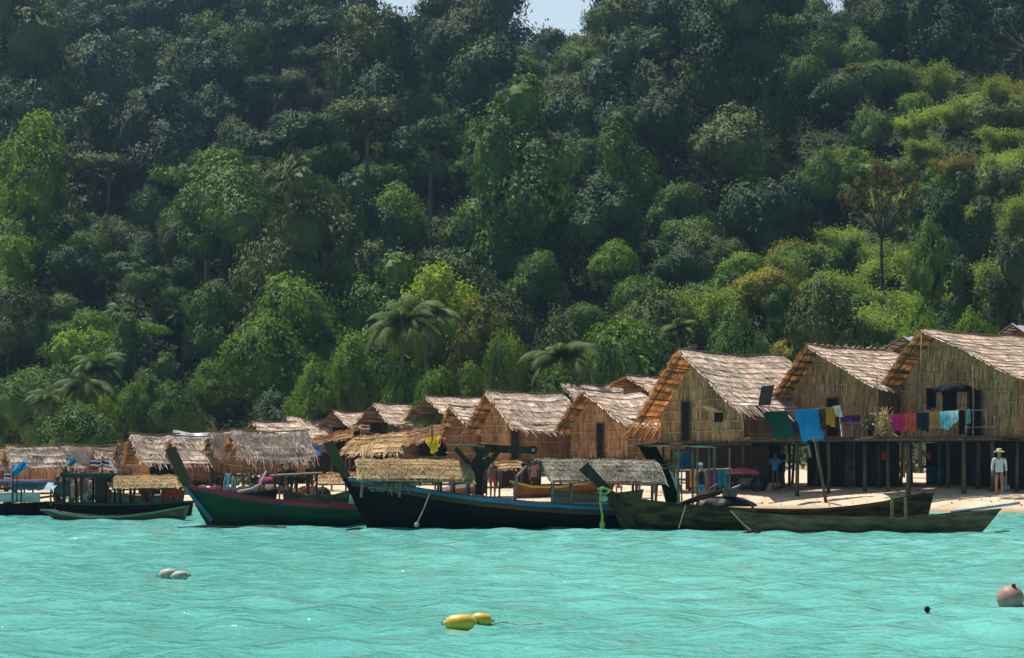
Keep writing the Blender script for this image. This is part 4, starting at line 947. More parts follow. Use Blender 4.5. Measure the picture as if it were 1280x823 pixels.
# wooden rack standing in the black boat
rk = empty('wooden_rack', px3(bk, 598, 622), 'dark wooden tool rack with braces and a drilled crossbeam beside the black boat awning', 'rack')
mb = MB(); mb.beam(px3(bk, 598, 630, .2), px3(bk, 598, 572, .2), .2, .2); mb.build('post', M_darkwood, rk)
mb = MB(); mb.beam(px3(bk, 600, 560, .2), px3(bk, 668, 563, .2), .12, .2); mb.tube([px3(bk, 667, 562.5, .32), px3(bk, 667, 562.5, .08)], .12, 12); mb.build('crossbeam', M_darkwood, rk)
mb = MB(); mb.tube([px3(bk, 667, 562.5, .335), px3(bk, 667, 562.5, .07)], .045, 10); mb.build('beam_hole', M_rope, rk)
for a in ((600, 592, 624, 563), (596, 592, 568, 560), (598, 585, 612, 572), (588, 585, 600, 566)):
    mb = MB(); mb.beam(px3(bk, a[0], a[1], .2), px3(bk, a[2], a[3], .25), .09, .12); mb.build('brace', M_darkwood, rk)
mb = MB(); p = [px3(bk, 566, 556, .5), px3(bk, 606, 557, .5), px3(bk, 606, 557, -.4), px3(bk, 566, 556, -.4)]; mb.hexa([q - Vector((0, 0, .04)) for q in p] + p); mb.build('tray', M_greywood, rk)
mb = MB(); mb.hexa([px3(bk, a, b, o) for b in (557, 556) for a, o in ((592, .45), (614, .45), (614, -.3), (592, -.3))][:4] and [px3(bk, 596, 572, .3), px3(bk, 606, 572, .3), px3(bk, 606, 572, 0), px3(bk, 596, 572, 0), px3(bk, 590, 558, .5), px3(bk, 618, 558, .5), px3(bk, 618, 558, -.3), px3(bk, 590, 558, -.3)]); mb.build('bracket', M_darkwood, rk)
# mossy boat with raised stern
mbt, bm_ = boat('plank_boat', 'mossy weathered plank boat with a dark bow beam and upswept stern', 44.5, [(755, 614), (775, 620), (800, 625), (850, 631), (900, 635), (950, 638), (1000, 639), (1040, 638), (1080, 634), (1120, 628), (1150, 621), (1171, 616.5)], (790, 1158), 660, 1.5, P_moss, [('rail', P_moss, .015, .06, .07)], BG, transom=True, thw=5, ribs=11)
plank(mbt, bm_, 'bow_beam', M_darkwood, [(725, 588), (736, 578), (772, 618), (800, 660), (790, 661), (757, 617)], .24, .02)
mb = MB(); mb.tube([px3(bm_, 748, 612, .25), px3(bm_, 755, 610, .3), px3(bm_, 765, 614, .25), px3(bm_, 758, 618, .2), px3(bm_, 750, 616, .28), px3(bm_, 756, 609, .3)], .035, 6); mb.tube([px3(bm_, 752, 614, .3), px3(bm_, 751, 628, .32), px3(bm_, 754, 645, .32), px3(bm_, 754, 656, .32)], [.03, .025, .035, .04], 6); mb.ball(px3(bm_, 754, 657, .32), .09, 8, 5, (.8, .8, 1.3))
c = mb.build('mooring_rope', pmat('green_rope', (.20, .30, .08), (.33, .33, .10), 8, .85), None, loc=px3(bm_, 755, 612, .3)); tag(c, 'frayed green rope knotted round the dark bow beam', 'rope')
mb = MB(); mb.ball(px3(bm_, 756, 624, .2), .10, 10, 7, (1.2, .8, .8)); c = mb.build('float', P_white, None, loc=px3(bm_, 756, 624, .2), smooth=True); tag(c, 'white float tucked behind the green rope', 'float')
mb = MB(); mb.tube([px3(bm_, 857, 632, .78), px3(bm_, 848, 660, .85)], .014, 5); c = mb.build('mooring_rope', M_rope, None, loc=px3(bm_, 857, 632, .78)); tag(c, 'thin cord running down the mossy hull into the water', 'rope')
# engine under a black cover with its long shaft, lying on the mossy boat
en = empty('longtail_engine', px3(bm_, 900, 632), 'longtail outboard engine under black tarpaulin on the mossy boat', 'engine')
def heap(c, sx, sy, sz, n=14, m=9, seed=1):
    rg = random.Random(seed); ph = [rg.uniform(0, 6) for _ in range(6)]
    def f(u, v):
        a = u * 2 * math.pi; th = v * math.pi / 2; r = 1 + .16 * math.sin(3 * a + ph[0]) + .10 * math.sin(7 * a + ph[1] + 3 * v); return Vector(c) + Vector((sx * r * math.sin(th) * math.cos(a), sy * r * math.sin(th) * math.sin(a), sz * math.cos(th) * (1 + .15 * math.sin(5 * a + ph[2]) * v)))
    mb = MB(); mb.grid(f, n * 2, m); return mb
heap(px3(bm_, 908, 634, 0), .75, .4, .26, seed=3).build('tarpaulin', pmat('black_tarpaulin', (.018, .018, .02), None, 3, .5), en)
mb = MB(); mb.tube([px3(bm_, 845, 634, .1), px3(bm_, 880, 620, .1), px3(bm_, 925, 612, .1)], .04, 7); mb.tube([px3(bm_, 840, 636, -.1), px3(bm_, 905, 617, -.1)], .05, 7); mb.build('shaft', M_darkwood, en)
mb = MB(); mb.box(px3(bm_, 916, 616, .1), (.35, .3, .22)); mb.tube([px3(bm_, 905, 612, .1), px3(bm_, 900, 606, .1), px3(bm_, 890, 612, .1)], .03, 6); mb.tube([px3(bm_, 920, 612, .1), px3(bm_, 930, 608, .1)], .045, 8); mb.build('motor', M_metal, en)
# black bow and canopy behind
db_, bd = boat('longtail_boat', 'dark longtail boat under a flat canopy, its black bow plank tilted', 49.5, [(835, 622), (860, 631), (900, 636), (950, 640), (1000, 640), (1050, 637)], (858, 1030), 656, 1.5, P_black, [('rail', P_black, .02, .06, .06)], BG, thw=2, ribs=5)
plank(db_, bd, 'bow_plank', P_black, [(799, 556), (822, 557), (834, 580), (852, 616), (851, 630), (836, 632), (828, 600), (812, 578)], .3, .05)
plank(db_, bd, 'bow_edge', P_white, [(838, 586), (843, 592), (853, 616), (851, 622)], .32, .06)
def can(u, v): return px3(bd, 788 + 114 * u, 553.5 + 1.2 * math.sin(u * 5) + 9 * max(0, u - .45) ** 1.2 , -.8 + 1.7 * v) + Vector((0, 0, .015 * math.sin(u * 14 + v * 3)))
mb = MB(); mb.grid(can, 24, 6); mb.grid(lambda u, v: can(u, v) - Vector((0, 0, .07)), 24, 6); co = mb.build('canopy', pmat('grey_canopy_boards', (.36, .29, .22), (.2, .16, .12), 3, .85), db_)
for px in (848, 872, 893):
    for sg in (-.6, .7): mb = MB(); mb.tube([px3(bd, px, 638, sg), px3(bd, px, 560, sg)], .035, 6); mb.build('canopy_post', M_greywood, db_)
mb = MB(); mb.tube([px3(bd, 838, 587, .3), px3(bd, 856, 564, .3)], .035, 6); mb.build('brace', M_greywood, db_)
# grey dugout in front
df, bf = boat('dugout_canoe', 'low grey weathered dugout canoe with two upright pegs, nearest the beach woman', 43.2, [(916, 639), (930, 641.5), (960, 644), (1000, 646), (1060, 647.5), (1120, 648), (1180, 645), (1220, 641), (1259, 637)], (952, 1222), 666, 1.1, P_weather, [('rail', P_weather, .01, .045, .06)], BG, strakes=4, thw=4, ribs=0)
for px in (1117, 1134): mb = MB(); mb.tube([px3(bf, px, 655, .4), px3(bf, px - .7, 621 if px < 1120 else 622, .4)], [.05, .04], 7); mb.build('peg', pmat('peg_wood', (.26, .15, .07), None, 5, .8), df)
mb = MB(); mb.beam(px3(bf, 945, 640, .2), px3(bf, 941, 628, .2), .06); mb.build('peg', P_inner, df)
mb = MB(); mb.tube([px3(bf, 1195, 641, .1), px3(bf, 1240, 637, -.5), px3(bf, 1300, 631, -1.2)], .035, 6); c = mb.build('boat_pole', pmat('blue_pole_paint', (.10, .30, .42), None, 4, .5), None, loc=px3(bf, 1195, 641, .1)); tag(c, 'blue painted pole slanting from the dugout canoe to the shore', 'pole')
mb = MB(); mb.tube([px3(bf, 916, 640, .2), px3(bf, 930, 655, .3), px3(bf, 946, 669, .45)], .012, 5); c = mb.build('mooring_rope', M_rope, None, loc=px3(bf, 916, 640)); tag(c, 'thin rope from the tip of the dugout canoe to the water', 'rope')
for (a, b, c_, d_, dd, lab) in ((929, 670, 950, 667, 42.6, 'dark stick floating at the tip of the dugout canoe'), (222, 661.5, 300, 659, 46, 'thin dark pole floating along the green hull'), (296, 659.5, 358, 658, 46.3, 'pale pole floating against the green hull'), (433, 664.5, 462, 662.5, 44.6, 'short brown stick floating at the black bow')):
    A, B = W(a, b, dd), W(c_, d_, dd + .3); A.z = B.z = .02; mb = MB(); mb.tube([A, (A + B) / 2 + Vector((0, 0, .03)), B], [.02, .035, .03], 6); c = mb.build('floating_pole', M_darkwood if 'pale' not in lab else M_greywood, None, loc=A); tag(c, lab, 'pole')
# small boats on the left
sb, bs = boat('rowing_boat', 'small grey boat with pale green rail and pointed left bow', 53.0, [(42, 637), (52, 637), (75, 642), (110, 645.5), (150, 645), (190, 640), (229, 632.5)], (80, 222), 652, 1.3, P_weather, [('green_rail', P_lgreen, .03, .05, .06)], BG, thw=3, ribs=5, transom=True)
tb, bt = boat('longtail_boat', 'dark boat with flat dark roof and straw awning behind the small grey boat', 57.0, [(46, 628), (70, 629), (110, 630), (150, 630), (190, 629), (235, 627)], (52, 230), 642, 2.0, P_black, [('rail', paint('dark_green_rail', (.03, .09, .06)), .02, .06, .07)], BG, thw=3, ribs=5)
awning(tb, bt, [(133, 596), (210, 595)], (140, 611), (219, 609), .8, M_thatch_new, [136, 149, 166, 190, 204], 630, post_m=M_darkwood, dens=.8)
mb = MB(); mb.hexa([px3(bt, a, b, o) for b in (597, 592) for a, o in ((74, .9), (134, .9), (134, -.9), (74, -.9))]); mb.build('flat_roof', paint('dark_green_roof', (.05, .06, .045)), tb)
for px in (78, 100, 128): 
    for sg in (-.8, .8): mb = MB(); mb.tube([px3(bt, px, 632, sg), px3(bt, px, 596, sg)], .045, 6); mb.build('roof_post', M_darkwood, tb)
mb = MB(); mb.hexa([px3(bt, a, b, o) for b in (630, 597) for a, o in ((116, .7), (130, .7), (130, .5), (116, .5))]); mb.build('cabin_panel', M_darkwood, tb)
ub, bu = boat('longtail_boat', 'boat with blue tarpaulin awning and white side panel at the left edge', 57.5, [(-40, 632), (0, 631), (40, 629), (72, 627)], (-30, 62), 642, 1.9, P_black, [('rail', P_black, .02, .06, .07)], BG, thw=2, ribs=3)
mb = MB(); mb.grid(lambda u, v: px3(bu, 10 + 56 * u, 604 + 9 * v + .6 * math.sin(u * 30), .1 + .8 * v), 24, 3); mb.grid(lambda u, v: px3(bu, 10 + 56 * u, 604 + 9 * v, .1 - .8 * v), 12, 3); mb.build('tarp_awning', pmat('pale_blue_tarp', (.42, .60, .68), (.25, .45, .58), 2.5, .5, transl=.3), ub)
for px in (14, 25, 62):
    for sg in (-.6, .8): mb = MB(); mb.tube([px3(bu, px, 632, sg), px3(bu, px, 611, sg)], .03, 6); mb.build('awning_post', M_greywood, ub)
mb = MB(); mb.hexa([px3(bu, a, b, o) for b in (628, 616) for a, o in ((-30, .8), (48, .8), (48, .75), (-30, .75))]); mb.build('side_panel', P_white, ub)
mb = MB(); mb.hexa([px3(bu, a, b, o) for b in (603, 600.5) for a, o in ((-40, 1), (50, 1), (50, -.6), (-40, -.6))]); mb.build('roof', pmat('violet_roof_edge', (.26, .2, .42), None, 3, .6), ub)
le = empty('longtail_engine', px3(bu, 60, 622), 'dark longtail engine with a long shaft between the two left boats', 'engine')
mb = MB(); mb.box(px3(bu, 70, 612, .2), (.45, .35, .5)); mb.box(px3(bu, 68, 621, .2), (.3, .3, .35)); mb.tube([px3(bu, 72, 604, .2), px3(bu, 76, 600, .2)], .06, 7); mb.build('motor', M_metal, le)
mb = MB(); mb.tube([px3(bu, 64, 620, .4), px3(bu, 0, 630, .6)], .04, 6); mb.build('shaft', M_darkwood, le)
# boats drawn up behind
ob, bo = boat('wooden_boat', 'orange brown boat with yellow stripe beached behind the black boat', 72, [(636, 600), (665, 607), (700, 607), (740, 601), (775, 594)], (652, 760), 628, 1.6, P_orange, [('yellow_stripe', P_yellow, .06, .09, .06)], 'boats drawn up on the sand', thw=2, ribs=3, zbase=None)
rb, br_ = boat('wooden_boat', 'small red and white boat beached behind the straw awning', 76, [(528, 616), (560, 609), (580, 606), (604, 605)], (535, 600), 627, 1.5, paint('faded_red_hull', (.38, .10, .06)), [('white_rail', P_white, .05, .16, .06)], 'boats drawn up on the sand', thw=1, ribs=0, zbase=-.2)
yb, by_ = boat('wooden_boat', 'low boat with yellow rail beached beyond the green boat stern', 72, [(398, 620), (430, 617), (480, 611)], (405, 470), 630, 1.4, P_white, [('yellow_rail', P_yellow, .04, .08, .06)], 'boats drawn up on the sand', thw=1, ribs=0, zbase=-.2)
for (lab, d_, pr, wl_, m_) in (('dark brown dugout drawn up on the sand under the grey awning', 67, [(686, 611), (720, 617), (765, 618), (806, 612)], (698, 796), P_inner),
        ('dark dugout drawn up behind the bow of the green boat', 66, [(246, 609), (275, 615), (310, 616), (345, 611)], (254, 336), P_black),
        ('brown dugout drawn up behind the straw awning of the roofed boat', 66, [(128, 614), (160, 620), (195, 620), (228, 614)], (138, 220), P_inner),
        ('mossy dugout drawn up between the work platform and the black boat bow', 67, [(352, 613), (380, 619), (415, 619), (436, 613)], (360, 430), P_moss)):
    boat('dugout_canoe', lab, d_, pr, wl_, 0, 1.0, m_, [('rail', P_moss, .02, .05, .05)], 'boats drawn up on the sand', thw=2, ribs=3, zbase=None)
# buoys
def buoy_pair(label, d, cs, mat, name, group=None):
    for i, (px, py, rx, ry, tilt) in enumerate(cs):
        s = F / d; c = W(px, py, d); c.z = max(.02, c.z) ; c = Vector((c.x, c.y, .045 * rx / 15)); mb = MB(); L_ = rx / s * 1.0; r = ry / s
        pts = [c + Vector((L_ * t * math.cos(tilt), 0, L_ * t * math.sin(tilt))) for t in (-1.12, -1, -.85, -.55, 0, .55, .85, 1, 1.12)]; mb.tube(pts, [r * q for q in (.22, .25, .62, .92, 1, .92, .62, .25, .22)], 16)
        rt = empty(name, c, label[i], 'buoy', group); mb.build('float_body', mat, rt, smooth=True)
        mb = MB(); e = pts[0]; mb.tube([e + Vector((r * .2 * math.cos(a), .0, r * .2 * math.sin(a))) for a in np.linspace(0, 6.28, 9)], r * .06, 5); e = pts[-1]; mb.tube([e + Vector((r * .2 * math.cos(a), .0, r * .2 * math.sin(a))) for a in np.linspace(0, 6.28, 9)], r * .06, 5); mb.build('eyelet', M_darkwood, rt)
P_buoy = pmat('yellow_buoy_plastic', (.66, .42, .03), (.42, .25, .03), 9, .4, spec=.5, contrast=(.5, .75)); P_buoyw = pmat('grimy_white_buoy', (.50, .48, .42), (.25, .23, .18), 9, .6)
buoy_pair(['larger near yellow float of the floating pair', 'smaller yellow float half hidden behind the other'], 17.8, [(575, 782, 19, 11, .03)], P_buoy, 'yellow_buoy')
buoy_pair(['smaller yellow float half hidden behind the other'], 18.4, [(602, 776, 13, 8.5, -.1)], P_buoy, 'yellow_buoy')
buoy_pair(['pale float of the grey pair, left and rounder one'], 26.0, [(210, 719, 11, 8, .1)], P_buoyw, 'grey_buoy')
buoy_pair(['grey elongated float on the right of the grey pair'], 25.7, [(225, 721, 11, 6.5, .1)], P_buoyw, 'grey_buoy')
rt = empty('ball_buoy', (W(1263, 757, 20.8).x, 20.8, .08), 'round dusty pink ball buoy floating near the right edge', 'buoy'); c = Vector(rt.location); mb = MB(); mb.ball(c, .158, 28, 20); mb.build('float_body', pmat('pink_buoy_plastic', (.42, .22, .19), (.28, .15, .13), 7, .5), rt, smooth=True)
mb = MB(); mb.tube([c + Vector((.02, -.06, .135)), c + Vector((.02, -.075, .165))], .025, 10); mb.build('plug', M_dark, rt)
mb = MB(); mb.ball(W(1159, 762, 20) * 1.0, .035, 10, 7, (1, 1, 1.1)); c = W(1159, 762, 20); c = mb.build('coconut_husk', M_dark, None, loc=c, smooth=True); tag(c, 'tiny dark husk bobbing left of the pink ball buoy', 'debris')
for (a, b, d) in ((602, 776, 18.4),):
    A = W(618, 779, 18.2); mb = MB(); mb.tube([Vector((A.x + t * .5, 18.2 + .1 * math.sin(t * 6), .012 + .01 * math.sin(t * 9))) for t in np.linspace(0, 1, 8)], .008, 5); c = mb.build('buoy_line', M_rope, None, loc=A); tag(c, 'thin line trailing from the yellow floats', 'rope')
# ------------------------------------------------------------------ balconies, laundry and things on the sand
def cloth(mat, name, label, cat, p0, p1, drop0, drop1, slant=(0, 0, 0), group=None, rag=.04, fold=5, seed=0, th=None):
    """cloth hung over a line from p0 to p1"""
    p0, p1 = Vector(p0), Vector(p1); sl_ = Vector(slant); n = 14
    nr = (p1 - p0).cross(Vector((0, 0, 1))).normalized()
    def f(u, v):
        dp = drop0 + (drop1 - drop0) * u; dp *= 1 + rag * math.sin(u * 13 + seed)
        return p0.lerp(p1, u) + Vector((0, 0, .02)) + sl_ * v + Vector((0, 0, -dp * v)) + nr * (.045 * math.sin(u * fold * 6.28 + seed + v) * (.25 + .75 * v) + .03)
    def f2(u, v): return p0.lerp(p1, u) + Vector((0, 0, .02 - (drop0 * .35) * v)) - nr * (.05 * v + .01 + .02 * math.sin(u * 12))
    mb = MB(); mb.grid(f, 26, n); mb.grid(f2, 16, 4)
    o = mb.build(name, mat, None, loc=p0, smooth=True); tag(o, label, cat, group); return o
def cl(name, c, c2=None, tr=.2): return pmat(name, c, c2 or tuple(x * .75 for x in c), 5, .85, transl=tr)
def at(info, a, r, z): return info['A'] * 0 + Vector((info['F0'].x, info['F0'].y, info['zf'])) + info['eb'] * a + info['er'] * r + Vector((0, 0, z))
# balcony of the large house
def deck(root, d, px0, px1, row, depth, name='balcony', n=None):
    s = F / d; A = W(px0, row, d); B = W(px1, row, d); nn = int((px1 - px0) / s / .16); mb = MB()
    for i in range(nn):
        x = A.x + (B.x - A.x) * (i + .5) / nn; mb.box((x, d + depth / 2 + R.uniform(-.05, .03), A.z - .03), (.145, depth, .035))
    o = mb.build(name, M_post, root); mb = MB()
    for y in (d + .05, d + depth * .5, d + depth - .05): mb.tube([(A.x - .2, y, A.z - .11), ((A.x + B.x) / 2, y, A.z - .12), (B.x + .2, y, A.z - .10)], .06, 6)
    mb.build('joists', M_post, o); return A.z
def pole(root, px, row_top, row_bot, d, r=.05, name='stilt', mat=None, lean=0, label=None):
    t = W(px, row_top, d); x = t.x + lean; b = Vector((x, d, g(x, d) - .15)) if row_bot is None else W(px, row_bot, d) + Vector((lean, 0, 0)); mb = MB()
    mid = (t + b) / 2 + Vector((R.gauss(0, .03), 0, 0)); mb.tube([b, mid, t], [r * 1.15, r, r * .9], 7)
    return mb.build(name, mat or M_post, root, smooth=True) if root is not None else mb.build(name, mat or M_post, None, loc=b, smooth=True)
D3 = 64.2
deck(h3, D3, 1092, 1246, 545, 2.6)
for px in (1135, 1205, 1240): pole(h3, px, 547, None, D3 + .2, .085)
for px in (1184, 1224, 1110): pole(h3, px, 547, None, D3 + 2.4, .07)
def rail(root, d, pts, r=.025, name='railing', mat=None):
    mb = MB(); mb.tube([W(a, b, d) for a, b in pts], r, 6); return mb.build(name, mat or M_greywood, root)
rail(h3, D3 + .05, [(1092, 520), (1150, 517), (1200, 513), (1232, 513)]); rail(h3, D3 + .05, [(1094, 536), (1246, 534)], .02)
for px, t in ((1096, 470), (1112, 518), (1152, 415), (1175, 518), (1190, 513), (1216, 455), (1232, 512), (1243, 520)): pole(h3, px, t, 546, D3 + .08, .028, 'railing_post', M_greywood)
LG = 'washing hung on the balcony rails'
for (a, b, dr0, dr1, c, nm, lab) in ((1115, 1131, 19, 22, (.62, .02, .16), 'cloth', 'bright pink cloth at the left end of the balcony rail'), (1130, 1145, 20, 24, (.66, .10, .07), 'cloth', 'coral red cloth beside the bright pink cloth on the balcony rail'),
        (1146, 1161, 20, 25, (.02, .025, .05), 'trousers', 'dark navy garment between the coral and tan cloths'), (1162, 1174, 21, 18, (.50, .27, .10), 'towel', 'tan towel on the balcony rail'),
        (1174, 1186, 20, 24, (.16, .36, .44), 'towel', 'blue patterned towel on the balcony rail'), (1185, 1198, 22, 12, (.30, .46, .50), 'towel', 'pale grey blue towel on the balcony rail next to the blue patterned one'), (1198, 1206, 30, 30, (.012, .012, .015), 'trousers', 'black garment at the right of the pale grey blue towel')):
    m = cl(lab.split()[0] + lab.split()[1] + '_fabric', c, tuple(min(1, x * (2.2 if 'patterned' in lab else .7)) for x in c)); row = 520 - (a - 1092) * .055; s = F / D3
    cloth(m, nm, lab, nm, W(a, row, D3), W(b, row - .6, D3), dr0 / s, dr1 / s, seed=a, fold=2 + R.random() * 2, group=LG)
tag(cloth(cl('black_coat', (.010, .010, .013)), 'coat', 'black coat and bag hanging at the doorway of the large house', 'coat', W(1158, 486, D3 + 1.3), W(1170, 486, D3 + 1.3), .85, .7, seed=3, fold=2), None)
cloth(cl('black_coat', (.010, .010, .013)), 'coat', 'long black garment hanging right of the doorway coat', 'coat', W(1178, 482, D3 + 1.2), W(1196, 482, D3 + 1.2), 1.2, 1.0, seed=5, fold=2)
heap(W(1190, 490, D3 + 1.1), .75, .35, .30, seed=8).build('dark_bundle', cl('black_coat', (.01, .01, .013)), None, loc=W(1190, 490, D3 + 1.1)); tag(bpy.data.objects['dark_bundle'], 'dark bundle slung above the black clothes of the large house', 'bundle')
mb = MB(); c = W(1204, 541, D3 + .3); mb.tube([c, c + Vector((0, 0, .26))], [.13, .15], 12); o = mb.build('basket', pmat('pale_pink_plastic', (.5, .35, .30), None, 4, .6), None, loc=c); tag(o, 'small pale basket standing on the balcony edge', 'basket')
mb = MB(); c = W(1211, 521, D3 + .3); mb.tube([c + Vector((0, 0, -.25)), c + Vector((0, 0, .2)), c + Vector((0, 0, .28))], [.07, .07, .03], 8); o = mb.build('bottle', cl('cyan_plastic', (.08, .45, .5)), None, loc=c); tag(o, 'cyan bottle hanging on the balcony post', 'bottle')
# heap of straw and dry leaves beside the pink cloth
mb = MB()
for i in range(260):
    c = W(1104 + R.gauss(0, 5), 530 + R.gauss(0, 7), D3 + R.uniform(.2, 1)); v = Vector((R.gauss(0, .12), R.gauss(0, .1), R.gauss(0, .14))); mb.poly([c, c + v, c + v * 1.1 + Vector((.03, 0, .02)), c + Vector((.03, 0, .02))])
mb.tube([W(1104, 520, D3 + .6), W(1104, 540, D3 + .6)], .12, 7); o = mb.build('dried_palm_bundle', M_thatch_new, None, loc=W(1104, 536, D3 + .6)); tag(o, 'bundle of dry palm leaves at the left end of the balcony', 'bundle')
# balcony of the crossed-stick house
D2 = 67.0
deck(h2, D2, 938, 1108, 546, 2.4)
for px in (996, 1035, 1081): pole(h2, px, 548, None, D2 + .15, .075)
for px in (1062, 1067): pole(h2, px, 548, None, D2 + 2.6, .07, mat=M_greywood)
pole(h2, 1018, 546, None, D2 - 1.6, .06, lean=.45, name='leaning_prop')
lp = rail(h2, D2 - .5, [(952, 516), (1000, 513), (1046, 509)], .022, 'drying_pole')
s = F / (D2 - .5)
cloth(cl('dark_green_cloth', (.008, .065, .045)), 'cloth', 'large dark green cloth hanging from the drying pole', 'cloth', W(956, 515.6, D2 - .5), W(983, 514.2, D2 - .5), 33 / s, 33 / s, (.35, 0, 0), LG, fold=1.2)
cloth(cl('sky_blue_cloth', (.012, .26, .58), (.02, .22, .5)), 'cloth', 'long sky blue cloth hanging beside the dark green one', 'cloth', W(994, 513.3, D2 - .5), W(1022, 511.4, D2 - .5), 39 / s, 40 / s, (.25, 0, 0), LG, fold=1.4)
cloth(cl('purple_print', (.10, .03, .14)), 'cloth', 'purple cloth behind the gap between green and blue cloths', 'cloth', W(984, 528, D2 + .4), W(998, 528, D2 + .4), .45, .45, group=LG)
cloth(cl('dark_patterned', (.02, .012, .02), (.25, .12, .05)), 'dress', 'dark patterned dress right of the sky blue cloth', 'dress', W(1023, 511.6, D2 - .5), W(1033, 511, D2 - .5), 27 / s, 28 / s, group=LG)
cloth(cl('amber_cloth', (.62, .27, .015)), 'shirt', 'amber yellow shirt on the drying pole', 'shirt', W(1032, 511, D2 - .5), W(1044, 510, D2 - .5), 20 / s, 26 / s, group=LG, fold=2)
cloth(cl('cream_cloth', (.66, .68, .52)), 'cloth', 'small cream cloth at the right end of the drying pole', 'cloth', W(1041, 508.5, D2 - .55), W(1050, 507.5, D2 - .55), 13 / s, 15 / s, (.12, 0, 0), LG, fold=1)
def chair_like(c, col, label, seed):
    rg = random.Random(seed); rt = empty('folding_chair', c, label, 'chair', 'chairs on the balcony'); mb = MB(); c = Vector(c)
    for dx in (-.2, .2):
        mb.tube([c + Vector((-.2, .18, .42)), c + Vector((.2, .18, .42))], .012, 4)
        for a, b in (((dx, -.18, 0), (dx, .18, .45)), ((dx, .18, 0), (dx, -.2, .45)), ((dx, .18, .42), (dx, .26, .85))): mb.tube([c + Vector(a), c + Vector(b)], .016, 5)
    mb.build('frame', pmat('white_frame', (.62, .62, .6), None, 4, .5), rt); mb = MB(); mb.box(c + Vector((0, 0, .44)), (.4, .38, .03)); mb.build('seat', col, rt); mb = MB(); mb.box(c + Vector((0, .23, .70)), (.4, .03, .25)); mb.build('backrest', col, rt)
for i, (px, col, lab) in enumerate(((1058, cl('violet_seat', (.16, .05, .22)), 'white framed chair with violet seat left on the balcony'), (1071, cl('violet_seat', (.16, .05, .22)), 'second white framed violet chair, further right on the balcony'))):
    c = W(px, 546, D2 + .6); chair_like(c, col, lab, i)
for (px, row, col, lab, sx) in ((1088, 538, L_mid, 'potted green plant on the balcony beside the side wall', .3),):
    mb = MB(); c = W(px, 545, D2 + .6); mb.tube([c, c + Vector((0, 0, .25))], [.1, .14], 10); rt = empty('potted_plant', c, lab, 'plant'); mb.build('pot', M_darkwood, rt)
    V = cards(np.array(tuple(c + Vector((0, 0, .42)))) + NP.normal(size=(90, 3)) * .13, rdir(90, NP, .5), NP.uniform(.1, .2, 90), NP); link('foliage', np_mesh('foliage', V - np.array(tuple(c))), col, rt)
mb = MB(); a, b, c_, d_ = W(952, 484, D2 + .9), W(968, 482, D2 + .9), W(963, 507, D2 + .5), W(948, 507, D2 + .5); mb.hexa([a, b, c_, d_] + [q + Vector((0, .05, .03)) for q in (a, b, c_, d_)]); o = mb.build('dark_hatch', M_dark, None, loc=d_); tag(o, 'black open roof hatch panel between the two right roofs', 'hatch')
# things in the shade under the houses
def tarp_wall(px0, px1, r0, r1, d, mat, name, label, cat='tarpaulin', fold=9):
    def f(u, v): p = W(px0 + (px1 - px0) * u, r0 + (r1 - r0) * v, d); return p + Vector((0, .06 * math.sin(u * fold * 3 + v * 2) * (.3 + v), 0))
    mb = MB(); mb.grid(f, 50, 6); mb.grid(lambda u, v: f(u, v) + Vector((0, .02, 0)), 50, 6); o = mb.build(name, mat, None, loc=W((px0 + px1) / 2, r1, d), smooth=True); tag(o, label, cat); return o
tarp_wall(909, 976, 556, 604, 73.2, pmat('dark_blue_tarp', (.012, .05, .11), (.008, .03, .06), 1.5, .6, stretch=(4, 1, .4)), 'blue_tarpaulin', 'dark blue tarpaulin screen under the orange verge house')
tarp_wall(1159, 1181, 584, 603, 68.6, cl('blue_sheet', (.015, .10, .20)), 'blue_sheet', 'blue plastic sheet in the shade under the large house', 'sheet', 4)
for (px, row, c, lab) in ((1104, 566, (.45, .07, .03), 'small red rag dangling under the crossed-stick house balcony'), (1160, 566, (.5, .06, .03), 'small red rag dangling under the large house')):
    d = 67; cloth(cl(lab.split()[1] + lab[-5:] + '_rag', c), 'rag', lab, 'rag', W(px - 2, row, d), W(px + 3, row, d), .25, .3, fold=1)
mb = MB(); mb.tube([W(1010, 556, 68.5), W(1013, 572, 68.5)], .06, 6); o = mb.build('white_bag', cl('chalk_bag', (.5, .5, .48)), None, loc=W(1013, 572, 68.5)); tag(o, 'small white bag hanging in the shade beside the leaning prop', 'bag')
# clothes rack
RD = 68.2
rk2 = empty('clothes_rack', W(882, 626, RD), 'bamboo rack of bright clothes in front of the orange verge house', 'clothes rack')
mb = MB(); mb.tube([W(850, 588, RD), W(914, 586, RD)], .03, 6); mb.build('rail', M_batten, rk2)
for px in (852, 882, 912): mb = MB(); t = W(px, 560 if px == 912 else 586, RD); mb.tube([Vector((t.x, t.y, g(t.x, t.y) - .1)), t], .035, 6); mb.build('leg', M_greywood, rk2)
s = F / RD
for (a, b, dp, c, lab) in ((862, 870, 22, (.55, .24, .03), 'orange garment at the left of the clothes rack'), (871, 875, 24, (.03, .05, .03), 'dark garment behind the man at the clothes rack'), (884, 897, 21, (.28, .02, .20), 'magenta garment on the clothes rack'), (897, 910, 20, (.01, .22, .30), 'teal garment at the right of the clothes rack'), (878, 884, 6, (.03, .48, .30), 'mint green folded cloth on top of the clothes rack')):
    for k in range(2 if b - a > 9 else 1):
        w_ = (b - a) / (2 if b - a > 9 else 1); cloth(cl(lab.split()[0] + lab.split()[1] + '_rackcloth', c), 'garment', lab if k == 0 else lab.replace(' garment', ' second garment'), 'garment', W(a + k * w_, 587.5, RD - .05), W(a + (k + 1) * w_ - 1, 587.5, RD - .05), dp / s, (dp + 3) / s, seed=a + k, fold=1.5)
